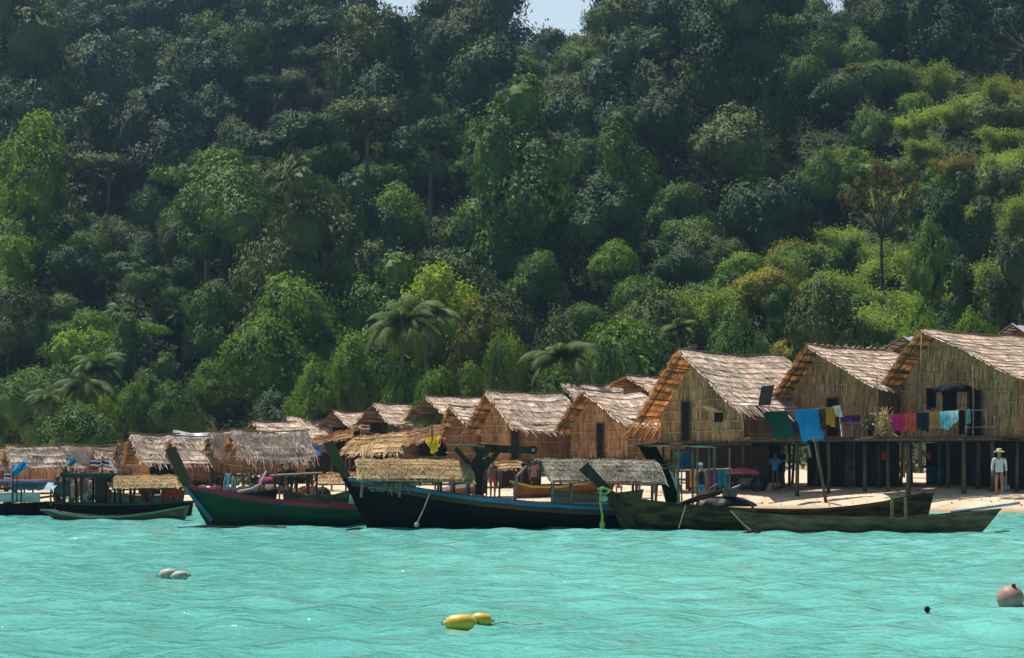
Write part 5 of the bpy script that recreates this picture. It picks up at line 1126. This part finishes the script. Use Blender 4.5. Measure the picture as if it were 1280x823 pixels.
tarp_wall(846, 866, 566, 590, 69.8, cl('navy_sheet', (.01, .07, .16)), 'hanging_sheet', 'navy blue sheet hanging behind the canopy posts', 'sheet', 3)
# motorbike with a pink cover
mo = empty('motorbike', W(930, 618, 69.5), 'parked motorbike with pink covered seat in the shade of the orange verge house', 'motorbike')
c = Vector((W(930, 0, 69.5).x, 69.5, g(W(930, 0, 69.5).x, 69.5)))
for nm, dx in (('wheel', -.6), ('wheel', .6)):
    mb = MB(); mb.tube([c + Vector((dx + .28 * math.cos(a), 0, .3 + .28 * math.sin(a))) for a in np.linspace(0, 6.283, 17)], .05, 6, cap=False); wh = mb.build(nm, M_dark, mo); mb = MB(); mb.tube([c + Vector((dx, -.05, .3)), c + Vector((dx, .05, .3))], .06, 8)
    for a in np.linspace(0, 6.283, 9)[:-1]: mb.tube([c + Vector((dx, 0, .3)), c + Vector((dx + .26 * math.cos(a), 0, .3 + .26 * math.sin(a)))], .008, 3)
    mb.build('hub', M_metal, wh)
mb = MB(); mb.tube([c + Vector((-.6, 0, .3)), c + Vector((-.15, 0, .45)), c + Vector((.3, 0, .5)), c + Vector((.5, 0, .9))], .05, 7); mb.tube([c + Vector((.6, 0, .3)), c + Vector((.45, 0, .95))], .035, 6); mb.box(c + Vector((.02, 0, .42)), (.4, .22, .28)); mb.build('frame', M_metal, mo)
mb = MB(); mb.tube([c + Vector((.44, -.32, 1.0)), c + Vector((.42, 0, .96)), c + Vector((.44, .32, 1.0))], .02, 6); mb.build('handlebar', M_metal, mo)
heap(c + Vector((-.12, 0, .72)), .62, .3, .24, seed=4).build('seat_cover', cl('pink_cover', (.60, .16, .18)), mo)
# odds and ends: bags, buckets, a dish, flags, platforms
def blob(px, row, d, sz, mat, name, label, cat, seed=1, ground=True):
    c = W(px, row, d); 
    if ground: c.z = g(c.x, d) - .03
    o = heap(c, sz[0], sz[1], sz[2], seed=seed).build(name, mat, None, loc=c, smooth=True); tag(o, label, cat); return o
blob(964, 612, 70.4, (.18, .16, .28), cl('white_sack', (.55, .55, .5)), 'plastic_bag', 'white plastic bag on the sand beside the pair in the shade', 'bag', 2)
blob(948, 604, 71.5, (.4, .3, .75), cl('olive_sack', (.10, .09, .03)), 'sack', 'dark olive sacks heaped right of the motorbike', 'sack', 3)
blob(843, 620, 71.5, (.3, .3, .5), cl('dark_sack', (.03, .03, .03)), 'sack', 'dark sack on the sand behind the black bow plank', 'sack', 4)
blob(1270, 623, 62.8, (.55, .4, .12), pmat('pale_driftwood_heap', (.4, .34, .26), None, 4, .9), 'driftwood', 'pale driftwood lump at the feet of the woman in the hat', 'driftwood', 6)
mb = MB(); c = G(1257, 66, .0); mb.tube([c + Vector((0, 0, .2)), c + Vector((0, 0, .5)), c + Vector((0, 0, .58))], [.05, .05, .02], 8); mb.box(c + Vector((0, 0, .1)), (.25, .2, .2)); o = mb.build('white_bottle', cl('white_bottle_p', (.6, .6, .58)), None, loc=c); tag(o, 'white bottle on a box in the shade right of the woman in the hat', 'bottle')
# mesh satellite dish
di = empty('satellite_dish', W(520, 566, 90), 'dark mesh satellite dish above the shaggy low roof', 'satellite dish'); c = W(511, 542, 90)
def dish(u, v): a = u * 6.283; r = .78 * v; ax = Vector((-.15, -.35, .93)).normalized(); x = Vector((1, 0, .16)).normalized(); y = ax.cross(x).normalized(); return c + x * (r * math.cos(a)) + y * (r * math.sin(a)) + ax * (.28 * v * v)
mb = MB()
for k in range(24): mb.tube([dish(k / 24, v) for v in (0, .33, .66, 1)], .012, 3)
for v in (.2, .35, .5, .65, .8, 1): mb.tube([dish(k / 24, v) for k in range(25)], .010 if v < 1 else .03, 3, cap=False)
mb.build('mesh_bowl', M_metal, di); mb = MB(); mb.tube([c, W(507, 566, 90)], .05, 6); mb.build('pole', M_metal, di); mb = MB(); mb.tube([dish(.1, .9), c + Vector((.3, -.2, .75)), dish(.6, .9)], .02, 4); mb.box(c + Vector((.3, -.2, .8)), (.14, .14, .14)); mb.build('feed_horn', M_metal, di)
# yellow pennant on its pole
fl = empty('yellow_flag', W(541, 590, 72), 'ragged yellow flag on a pole beside the small shaggy hut', 'flag')
mb = MB(); mb.tube([W(541, 600, 72), W(540, 532, 72)], .035, 6); mb.build('pole', M_post, fl); s = F / 72
for i, (a, b, r0, r1) in enumerate(((533, 541, 546, 556), (541, 549, 545, 560), (537, 546, 550, 566))):
    mb = MB(); mb.grid(lambda u, v: W(a + (b - a) * u + 1.2 * math.sin(v * 7 + i), r0 + (r1 - r0) * v + 1.5 * math.sin(u * 5), 72 - .05 * i + .06 * math.sin(u * 8)), 8, 8); mb.build('flag_cloth', cl('yellow_flag_cloth', (.80, .55, .02), (.7, .45, .02), .35), fl)
# national flags: five bands, red white blue (double) white red
def flagt(px0, row0, w_, h_, d, root, sk=0.12):
    cols = [((0, 1 / 6), (.62, .03, .05)), ((1 / 6, 2 / 6), (.75, .75, .75)), ((2 / 6, 4 / 6), (.03, .04, .22)), ((4 / 6, 5 / 6), (.75, .75, .75)), ((5 / 6, 1), (.62, .03, .05))]
    n = 10; mb = MB(); idx = []
    for (v0, v1), c in cols:
        for i in range(n):
            def P(u, v): return W(px0 + w_ * u, row0 + h_ * v + abs(w_) * sk * u + .8 * math.sin(u * 6), d + .08 * math.sin(u * 7))
            mb.poly([P(i / n, v0), P((i + 1) / n, v0), P((i + 1) / n, v1), P(i / n, v1)]); idx.append(cols.index(((v0, v1), c)))
    ms = [cl('flag_red', (.62, .03, .05)), cl('flag_white', (.75, .75, .75)), cl('flag_blue', (.03, .04, .22))]
    o = mb.build('flag_cloth', ms, root); o.data.polygons.foreach_set('material_index', [[0, 1, 2, 1, 0][i] for i in idx])
def bclo(a, b, r0, h_, d, label):
    def f(u, v): return W(a + (b - a) * u + 2 * math.sin(v * 4), r0 + h_ * v * (1 - .35 * u) + 2.2 * math.sin(u * 4) + 1.2 * math.sin(v * 9 + u * 5), d + .12 * math.sin(u * 7 + v * 5))
    mb = MB(); mb.grid(f, 16, 12); mb.grid(lambda u, v: f(u, v * .8) + Vector((.03, .05, -.04)), 16, 12); o = mb.build('blue_cloth', cl('bright_blue_cloth', (.01, .33, .60), None, .3), None, loc=W(a, r0 + h_, d), smooth=True); tag(o, label, 'cloth')
for i, (pp, cx, lab, sp) in enumerate(((127.5, 127, 'pair of red white blue striped national flags on the roofed boat', ((126, 573.5, -13, 10, .1), (128, 571.5, 9, 10, .5))), (16, 6, 'small red white blue striped flag on the left edge boat', ((14, 590, -9, 9, .2),)))):
    rt = empty('national_flag', W(pp, 600, 56.5), lab, 'flag'); mb = MB(); mb.tube([W(pp, 625, 56.5), W(pp, 571 if i == 0 else 589, 56.5)], .02, 5); mb.build('pole', M_darkwood, rt)
    for q in sp: flagt(*q[:4], 56.4, rt, q[4])
bclo(14, 30, 579, 15, 56.8, 'bright blue cloth bundle blown out on a pole at the far left')
bclo(84, 93, 573, 8, 57.5, 'small bright blue cloth caught in the shrub between the leftmost roofs')
for px, r in ((21, 590), (88, 580)): pole(None, px, r - 6, 628, 57.2, .02, 'flag_pole', M_darkwood)['label'] = 'thin dark pole carrying the %s blue cloth' % ('larger' if px == 21 else 'small'); 
for o in bpy.data.objects:
    if o.name.startswith('flag_pole'): o['category'] = 'pole'
# low shaggy roofs, lean-to, work platforms
def shelter(name, label, d, top, bot, back, mat, floor_row=None, posts=(), cat='shelter', fr=.4, dens=1.0):
    """top [(px,row)x2] is the far upper edge, bot the near lower edge; back: how much deeper the upper edge lies"""
    A, B = W(*top[0], d + back), W(*top[1], d + back); C, D = W(*bot[0], d), W(*bot[1], d); cx = (C + D) / 2; rt = empty(name, (cx.x, d, g(cx.x, d)), label, cat)
    def P(u, v): p = A.lerp(B, u).lerp(C.lerp(D, u), v); p.z += .14 * math.sin(math.pi * min(1, max(0, v)) * .9) + .03 * math.sin(u * 19); return p
    Q = thatch_faces(P, (B - A).length, max(.8, (A - C).length), dens=dens, fringe=fr, rows=4, strip=(.03, .06)); ro = quads_obj('roof', Q, mat, rt)
    mb = MB()
    for v in (.05, .5, .95): mb.tube([P(0, v) - Vector((0, 0, .06)), P(1, v) - Vector((0, 0, .06))], .035, 5)
    mb.build('rafters', M_post, ro)
    for u, v in posts:
        t = P(u, v); mb = MB(); mb.tube([Vector((t.x, t.y, g(t.x, t.y) - .1)), t - Vector((0, 0, .05))], .05, 6); mb.build('post', M_post, rt)
    return rt
shelter('lean_to', 'brown lean-to roof sloping down over a blue tarpaulin', 86, [(380, 552), (440, 537)], [(352, 571), (436, 549)], 2.0, M_thatch_brown, posts=((.2, .9), (.95, .9), (.6, .1)), dens=1.5)
shelter('shaggy_shelter', 'low shelter with shaggy rounded straw eave left of the dish', 80, [(446, 546), (506, 541)], [(427, 570), (500, 568)], 2.4, M_thatch_new, posts=((.1, .85), (.5, .9), (.95, .85)), fr=.7, dens=1.6)
shelter('shaggy_shelter', 'low shelter with pale brown roof between the dish and the yellow flag', 83, [(500, 541), (556, 530)], [(496, 560), (548, 550)], 2.2, M_thatch_brown, posts=((.1, .85), (.9, .85)), fr=.5, dens=1.5)
shelter('straw_shelter', 'small pale straw shelter beyond the green boat stern', 76, [(388, 593), (446, 591)], [(398, 607), (462, 606)], 1.4, M_thatch_new, posts=((.1, .9), (.9, .9), (.1, .1), (.9, .1)), fr=.15)
shelter('straw_shelter', 'pale straw shelter with people under it behind the wooden rack', 73, [(590, 579), (645, 578)], [(600, 590), (650, 588)], 1.3, M_thatch_new, posts=((.05, .9), (.5, .9), (.95, .9), (.05, .1), (.95, .1)), fr=.12)
tarp_wall(378, 402, 556, 570, 85.5, P_tarpb, 'blue_tarpaulin', 'crumpled bright blue tarpaulin under the brown lean-to', 'tarpaulin', 2)
tarp_wall(356, 470, 566, 600, 90, M_dark, 'shade_sheet', 'dark sheet added for the shade under the lean-to roofs', 'screen', 2)  # near-black sheet added to paint the shade below these roofs
pf = empty('work_platform', G(366, 70), 'grey plank work platform on thin legs behind the green boat', 'platform')
mb = MB(); p = [W(336, 594.5, 69), W(400, 591, 69), W(404, 590, 71), W(340, 593, 71)]; mb.hexa([q - Vector((0, 0, .06)) for q in p] + p); mb.build('top', M_greywood, pf)
for px in (345, 366, 372, 384, 396): mb = MB(); t = W(px, 593, 69.6); mb.tube([Vector((t.x + R.uniform(-.2, .2), t.y, g(t.x, t.y) - .1)), t], .045, 6); mb.build('leg', M_darkwood, pf)
blob(335, 603, 71, (.42, .3, .22), cl('rose_cover', (.42, .04, .12)), 'cushion', 'rose pink cover on the goods under the long pale hut', 'cushion', 11, False)
# dark goods and stall walls in the shade on the left
rg = random.Random(21)
for i in range(16):
    px = 238 + i * 11 + rg.uniform(-3, 3); col = [(.05, .03, .02), (.16, .03, .03), (.03, .05, .06), (.12, .10, .06), (.03, .03, .03), (.20, .17, .12)][rg.randint(0, 5)]
    d = rg.uniform(77, 81); c = G(px, d, -.03); o = heap(c, rg.uniform(.2, .45), .3, rg.uniform(.2, .6), seed=i + 40).build('goods_sack', cl('goods_%d' % int(col[0] * 1000 + col[1] * 100), col), None, loc=c, smooth=True); tag(o, ['brown', 'maroon', 'slate', 'khaki', 'black', 'beige'][[(.05, .03, .02), (.16, .03, .03), (.03, .05, .06), (.12, .10, .06), (.03, .03, .03), (.20, .17, .12)].index(col)] + ' sack of goods beneath the left huts, ' + ['first', 'second', 'third', 'fourth', 'fifth', 'sixth', 'seventh', 'eighth', 'ninth', 'tenth', 'eleventh', 'twelfth', 'thirteenth', 'fourteenth', 'fifteenth', 'sixteenth'][i] + ' from the left', 'sack', 'sacks in the shade beneath the left huts')
for i, (px, row) in enumerate(((199, 620), (206, 618), (212, 620))):
    c = px3(bt, px, 629, .2 - .25 * i); rt = empty('plastic_chair', c, ['low orange plastic chair, left of three in the roofed boat', 'tall orange plastic chair, middle of three in the roofed boat', 'orange plastic chair at the stern end of the roofed boat'][i], 'chair', 'orange plastic chairs in the boat'); m = cl('orange_plastic', (.62, .09, .02))
    mb = MB(); mb.box(c + Vector((0, 0, .22)), (.24, .24, .03)); mb.build('seat', m, rt); mb = MB(); mb.box(c + Vector((0, .11, .36)), (.24, .03, .26)); mb.build('backrest', m, rt)
    for dx in (-.1, .1):
        for dy in (-.1, .1): mb = MB(); mb.tube([c + Vector((dx, dy, 0)), c + Vector((dx, dy, .22))], .015, 4); mb.build('leg', m, rt)

# leaves, twigs and shells strewn on the sand
n = 1500; xx = NP.uniform(-27, 24, n); yy = shore(xx) + .6 + 13 * NP.random(n) ** 1.3; C = np.stack([xx, yy, gz(xx, yy) + .012], -1)
V = cards(C, rdir(n, NP, 2.5), NP.uniform(.05, .22, n), NP, aspect=.35); o = link('beach_litter', np_mesh('beach_litter', V), pmat('dry_litter', (.16, .10, .06), (.05, .035, .02), .8, .9, island=.8, world=True), None); tag(o, 'dry leaves and twigs strewn over the sand', 'litter', None, 'stuff')
# ------------------------------------------------------------------ people
def skin_obj(name, V, E, Rd, mat, parent, sub=1, extra=None):
    me = bpy.data.meshes.new(name + '_s'); me.from_pydata([tuple(v) for v in V], E, []); o = bpy.data.objects.new(name + '_s', me); COL.objects.link(o)
    sk = o.modifiers.new('s', 'SKIN'); sk.use_smooth_shade = True; sk.branch_smoothing = .6
    for i, r in enumerate(Rd): me.skin_vertices[0].data[i].radius = r if isinstance(r, tuple) else (r, r)
    me.skin_vertices[0].data[0].use_root = True
    if sub: ss = o.modifiers.new('b', 'SUBSURF'); ss.levels = sub; ss.render_levels = sub
    bpy.context.view_layer.update(); dg = bpy.context.evaluated_depsgraph_get(); m2 = bpy.data.meshes.new_from_object(o.evaluated_get(dg)); bpy.data.objects.remove(o); bpy.data.meshes.remove(me); m2.name = name; m2.materials.clear()
    if extra:                                             # fold further closed shapes into the same body mesh
        bm = bmesh.new(); bm.from_mesh(m2)
        for mb in extra:
            vs = [bm.verts.new(v) for v in mb.v]
            for f in mb.f:
                try: bm.faces.new([vs[i] for i in f])
                except ValueError: pass
        bm.to_mesh(m2); bm.free()
    m2.polygons.foreach_set('use_smooth', [True] * len(m2.polygons)); ob = bpy.data.objects.new(name, m2); COL.objects.link(ob); m2.materials.append(mat); ob.parent = parent; return ob
SKINS = [pmat('tan_skin', (.38, .20, .12), (.33, .17, .10), 4, .6), pmat('brown_skin', (.20, .10, .055), (.16, .08, .045), 4, .6)]
HAIRM = pmat('black_hair', (.012, .010, .009), None, 5, .5)
def person(px, d, hgt, label, face=0.0, skin=0, top=(.5, .5, .5), bottom=(.05, .05, .08), pose='stand', hat=None, hairlen=0, sleeves='short', legs='shorts', seed=0, base=None, row=None, name='person', group=None, dress=False):
    """local frame: x to the figure's left, -y the way it looks, z up; 1.70 m before scaling"""
    rg = random.Random(seed); loc = G(px, d) if base is None else Vector(base)
    rt = empty(name, loc, label, 'person', group); rt.scale = (hgt / 1.70,) * 3; rt.rotation_euler = (0, 0, face)
    sit = pose == 'sit'; dz_ = -.42 if sit else 0
    P = dict(pel=(0, 0, .95), sp=(0, .01, 1.12), ch=(0, 0, 1.32), nk=(0, .01, 1.47), jaw=(0, -.015, 1.545), hd=(0, 0, 1.62), tp=(0, .01, 1.685))
    sw = .19; st = .11 if pose != 'walk' else .05
    arm = {'stand': ((.235, .02, 1.14), (.225, -.06, .90)), 'walk': ((.24, .08, 1.14), (.25, .02, .90)), 'hold': ((.25, -.02, 1.13), (.15, -.24, 1.10)), 'sit': ((.24, -.05, 1.14), (.17, -.26, 1.05)), 'hip': ((.30, .06, 1.16), (.17, -.04, .99))}[pose]
    V, E, Rd = [], [], []
    def add(p, r, to=None):
        V.append(Vector(p) + Vector((0, 0, dz_))); Rd.append(r); i = len(V) - 1
        if to is not None: E.append((to, i))
        return i
    pel = add(P['pel'], (.155, .115)); sp = add(P['sp'], (.125, .095), pel); ch = add(P['ch'], (.155, .11), sp); nk = add(P['nk'], .052, ch); jw = add(P['jaw'], (.060, .068), nk); hd = add(P['hd'], (.078, .092), jw); tp = add(P['tp'], (.055, .065), hd)
    hands = []; fing = []
    for sx in (-1, 1):
        el, wr = arm
        if pose == 'hip' and sx < 0: el, wr = (.245, .02, 1.14), (.255, -.05, .90)
        sh = add((sx * sw, .01, 1.385), .055, ch); e = add((sx * el[0], el[1], el[2]), .040, sh); w_ = add((sx * wr[0], wr[1], wr[2]), .027, e)
        dv = (V[w_] - V[e]).normalized(); h = add(V[w_] + dv * .075 - Vector((0, 0, dz_)), (.036, .02), w_); hands.append((V[h].copy(), dv, sx))
        hp = add((sx * .085, 0, .90), .088, pel)
        if sit: kn = add((sx * .12, -.42, .90), .06, hp); an = add((sx * .12, -.44, .50), .04, kn); to = add((sx * .12, -.58, .45), .03, an)
        else:
            fy = (-.12 if sx > 0 else .12) if pose == 'walk' else (.03 * sx)
            kn = add((sx * .095, fy * .5 - .02, .50), .058, hp); an = add((sx * .095, fy + .02, .085), .038, kn); to = add((sx * .11, fy - .13, .03), .03, an)
    for c, dv, sx in hands:                              # four fingers and a thumb rooted inside the palm
        side = dv.cross(Vector((1, 0, 0))).normalized(); up = Vector((1, 0, 0))
        for k, (o, l) in enumerate(((-.024, .062), (-.008, .072), (.008, .068), (.024, .054))):
            mb = MB(); a = c + side * o; mb.tube([a, a + dv * l * .55, a + dv * l * .85 - up * sx * .012, a + dv * l - up * sx * .028], [.009, .0085, .008, .006], 5); fing.append(mb)
        mb = MB(); a = c - dv * .03 - side * .02; mb.tube([a, a - side * .03 + dv * .03, a - side * .035 + dv * .055 - up * sx * .01], [.011, .010, .007], 5); fing.append(mb)
    hz_ = 1.62 + dz_; face_bits = []
    mb = MB(); mb.tube([(0, -.085, hz_ + .01), (0, -.108, hz_ - .02), (0, -.088, hz_ - .03)], [.008, .014, .008], 6); face_bits.append(mb)
    for sx in (-1, 1): mb = MB(); mb.ball((sx * .080, .005, hz_ - .01), .024, 7, 5, (.45, .8, 1.2)); face_bits.append(mb)
    body = skin_obj('body', V, E, Rd, SKINS[skin], rt, 1, fing + face_bits)
    for sx in (-1, 1): mb = MB(); mb.ball((sx * .030, -.084, hz_ + .008), .011, 7, 5, (1.2, .6, .7)); loc_obj(mb, 'eye', HAIRM, rt)
    mb = MB(); mb.ball((0, -.083, hz_ - .055), .02, 8, 5, (1.1, .4, .3)); loc_obj(mb, 'mouth', pmat('lip', (.25, .07, .06), None, 4, .5), rt)
    mt = cl('top_%d_%d' % (px, seed), top, None, .05); mb_ = cl('bottom_%d_%d' % (px, seed), bottom, None, 0)
    # shirt: torso and sleeves, a little wider than the body
    v2, e2, r2 = [], [], []
    def a2(p, r, to=None):
        v2.append(Vector(p) + Vector((0, 0, dz_))); r2.append(r); i = len(v2) - 1
        if to is not None: e2.append((to, i))
        return i
    h0 = a2((0, 0, .82 if not dress else .55), (.175, .135) if not dress else (.24, .2)); h1 = a2((0, 0, 1.0), (.17, .128), h0); h2_ = a2((0, .01, 1.14), (.15, .115), h1); h3_ = a2((0, 0, 1.33), (.172, .125), h2_); h4 = a2((0, .005, 1.43), (.075, .07), h3_)
    if sleeves != 'none':
        for sx in (-1, 1):
            el, wr = arm
            if pose == 'hip' and sx < 0: el, wr = (.245, .02, 1.14), (.255, -.05, .90)
            s1 = a2((sx * sw, .01, 1.385), .068, h3_); el = Vector((sx * el[0], el[1], el[2])); wr = Vector((sx * wr[0], wr[1], wr[2]))
            if sleeves == 'short': a2(Vector((sx * sw, .01, 1.385)).lerp(el, .75), .062, s1)
            else: k = a2(el, .055, s1); a2(el.lerp(wr, .92), .045, k)
    skin_obj('shirt', v2, e2, r2, mt, rt, 1)
    if not dress:
        v3 = [Vector((0, .005, .98 + dz_)), Vector((0, 0, .90 + dz_))]; e3 = [(0, 1)]; r3 = [(.165, .125), (.165, .13)]; ln = .62 if legs == 'shorts' else .78 if legs == 'brief' else .14
        for sx in (-1, 1):
            i = len(v3); v3.append(Vector((sx * .088, 0, .86 + dz_))); r3.append(.102); e3.append((1, i))
            if sit: v3.append(Vector((sx * .115, -.33, .90 + dz_))); r3.append(.085)
            else: v3.append(Vector((sx * .095, 0, ln + dz_))); r3.append(.085 if legs != 'long' else .06)
            e3.append((i, i + 1))
        skin_obj('shorts' if legs != 'long' else 'trousers', v3, e3, r3, mb_, rt, 1)
    def cap(u, v): a = u * 6.283; th = v * (1.55 + (.55 if math.sin(a) > .1 else 0) * 1); return Vector((.089 * math.sin(th) * math.cos(a), .012 + .102 * math.sin(th) * math.sin(a), hz_ + .012 + .092 * math.cos(th)))
    mb = MB(); mb.grid(cap, 18, 8)
    if hairlen: mb.tube([(0, .07, hz_), (0, .10, hz_ - .12), (0, .095, hz_ - .12 - hairlen)], [.075, .07, .03], 8)
    loc_obj(mb, 'hair', HAIRM, rt, True)
    if hat:
        kind, c = hat; m = cl('hat_%d' % px, c, None, .1)
        if kind == 'sun':
            def br(u, v): a = u * 6.283; r, z = [(0, .115), (.06, .115), (.095, .095), (.105, .03), (.15, .012), (.215, -.015), (.21, -.025), (.10, .005)][min(7, int(v * 7 + .5))]; return Vector((r * math.cos(a), r * 1.03 * math.sin(a), hz_ + .035 + z + (.012 * math.sin(2 * a) if r > .12 else 0)))
            mb = MB(); mb.grid(br, 28, 7); ho = loc_obj(mb, 'sun_hat', m, rt, True); mb = MB(); mb.tube([(.108 * math.cos(a), .112 * math.sin(a), hz_ + .075) for a in np.linspace(0, 6.283, 21)], .012, 5); loc_obj(mb, 'hat_band', HAIRM, ho)
        else:
            mb = MB(); mb.ball((0, .005, hz_ + .045), .098, 14, 9, (.95, 1.05, .75)); mb.grid(lambda u, v: Vector(((u - .5) * .13 * (1 - .3 * v), -.085 - .075 * v, hz_ + .045 - .01 * v - .02 * (2 * u - 1) ** 2)), 8, 3); loc_obj(mb, 'cap', m, rt, True)
    return rt
def loc_obj(mb, name, mat, parent, smooth=False):
    me = bpy.data.meshes.new(name); me.from_pydata([tuple(v) for v in mb.v], [], mb.f); me.materials.append(mat); o = bpy.data.objects.new(name, me); COL.objects.link(o); o.parent = parent
    if smooth: me.polygons.foreach_set('use_smooth', [True] * len(me.polygons))
    return o
person(1249, 63.3, 1.66, 'woman in straw sun hat and loose white shirt standing barefoot on the sand', face=RAD(-12), top=(.72, .74, .78), bottom=(.02, .02, .03), legs='brief', sleeves='long', hat=('sun', (.62, .50, .30)), pose='walk', seed=1, hairlen=.1)
person(969, 70.2, 1.52, 'child in bright blue oversized T-shirt seen from behind, facing into the shade', face=RAD(165), skin=1, top=(.05, .26, .62), bottom=(.04, .04, .07), sleeves='short', legs='brief', seed=2, pose='hold')
person(978, 71.2, 1.66, 'person in black shirt behind the child in the blue T-shirt', face=RAD(-70), skin=1, top=(.014, .013, .015), bottom=(.03, .025, .03), legs='shorts', seed=3, pose='hold')
person(876, 67.2, 1.66, 'person in black vest, blue shorts and pale cap standing at the clothes rack', face=RAD(10), skin=0, top=(.03, .02, .03), bottom=(.03, .22, .48), sleeves='none', hat=('cap', (.30, .42, .42)), seed=4)
person(845, 67.5, 1.62, 'person in pale pink dress walking just right of the black bow plank', face=RAD(60), skin=0, top=(.58, .45, .42), dress=True, sleeves='short', seed=5, pose='walk', hairlen=.12)
person(797, 70.0, 1.62, 'barelegged person in dark shirt under the grey awning, left of two', face=RAD(30), top=(.05, .05, .06), bottom=(.10, .09, .08), seed=6)
person(817, 70.6, 1.64, 'barelegged person in dark red top under the right end of the grey awning', face=RAD(-40), top=(.20, .04, .04), bottom=(.05, .05, .07), seed=7, pose='walk')
person(773, 71.5, 1.40, 'person in orange yellow shirt crouching on the sand, seen under the grey awning', face=0, top=(.85, .42, .02), bottom=(.06, .05, .05), seed=8, pose='sit', base=G(773, 71.5, -.06))
person(667, 72.5, 1.62, 'person in pink patterned top under the open end of the grey awning', face=RAD(20), skin=1, top=(.55, .22, .20), bottom=(.05, .04, .05), seed=9)
person(616, 73.0, 1.64, 'bare-chested person in red shorts under the pale straw shelter', face=RAD(15), skin=1, top=(.20, .10, .055), bottom=(.55, .03, .03), sleeves='none', seed=10)
person(606, 73.6, 1.64, 'person in dark clothes beside the one in red shorts under the shelter', face=RAD(-60), skin=1, top=(.03, .03, .04), bottom=(.02, .02, .02), legs='long', seed=11)
for i, (px, c, b, lb, ps) in enumerate(((352, (.05, .02, .02), (.02, .02, .03), 'person in maroon shirt in the shade left of the work platform', 'stand'), (362, (.02, .02, .03), (.02, .02, .02), 'person in black in the shade behind the work platform', 'hold'), (388, (.03, .03, .03), (.05, .04, .03), 'person in dark grey in the shade right of the work platform', 'stand'))):
    person(px, 73.5 + i * .6, 1.6, lb, face=RAD(30 * i - 20), skin=1, top=c, bottom=b, seed=20 + i, pose=ps)
# the visitors crowded behind the roofed boat
cw = [(89, (.50, .28, .18), (.06, .05, .05), 'person in salmon top, leftmost of the crowd under the dark flat boat roof'), (94, (.22, .08, .06), (.5, .42, .36), 'person in brick red top near the left of the crowd'), (99, (.62, .45, .32), (.10, .08, .07), 'person in cream top in the middle of the crowd'),
      (104, (.30, .14, .10), (.3, .3, .3), 'person in rusty top in the middle of the crowd'), (108, (.60, .58, .56), (.04, .05, .10), 'person in white shirt in the crowd, front right'), (113, (.18, .09, .07), (.06, .05, .05), 'person in brown top at the right of the crowd'), (118, (.42, .30, .20), (.04, .04, .05), 'person in tan top, rightmost of the crowd')]
for i, (px, c, b, lb) in enumerate(cw):
    person(px, 0, 1.5 + .05 * (i % 4), lb, face=RAD(-50 + 37 * i), skin=i % 2, top=c, bottom=b, seed=30 + i, pose=['stand', 'hold', 'hip'][i % 3], group='visitors crowded behind the roofed boat', base=Vector(((px - 640) / F * (62.6 + .5 * (i % 3)), 62.6 + .5 * (i % 3), -.22)))
for i, (px, c, lb) in enumerate(((172, (.28, .06, .06), 'person in dark red top seated in the roofed boat under the straw awning'), (60, (.30, .20, .16), 'person in beige top bent beside the dark engine at the far left'))):
    person(px, 0, 1.5, lb, face=RAD(20), skin=1, top=c, bottom=(.03, .03, .04), seed=50 + i, pose='sit', base=px3(bt, px, 640, -.2))
# ------------------------------------------------------------------ haze
mb = MB(); mb.box((0, 190, 58), (560, 440, 130))
hz = mb.build('haze', bpy.data.materials.new('haze_air'), None); hz['kind'] = 'stuff'; hz['label'] = 'thin bluish haze over the bay and hillside'
hm_ = MATS['haze'] = hz.data.materials[0]; hm_.use_nodes = True; t = hm_.node_tree; t.nodes.remove(t.nodes['Principled BSDF'])
pv = t.nodes.new('ShaderNodeVolumePrincipled'); pv.inputs['Color'].default_value = (0.42, 0.66, 1.0, 1); pv.inputs['Density'].default_value = HAZE; pv.inputs['Anisotropy'].default_value = 0.35
t.links.new(pv.outputs[0], t.nodes['Material Output'].inputs['Volume'])
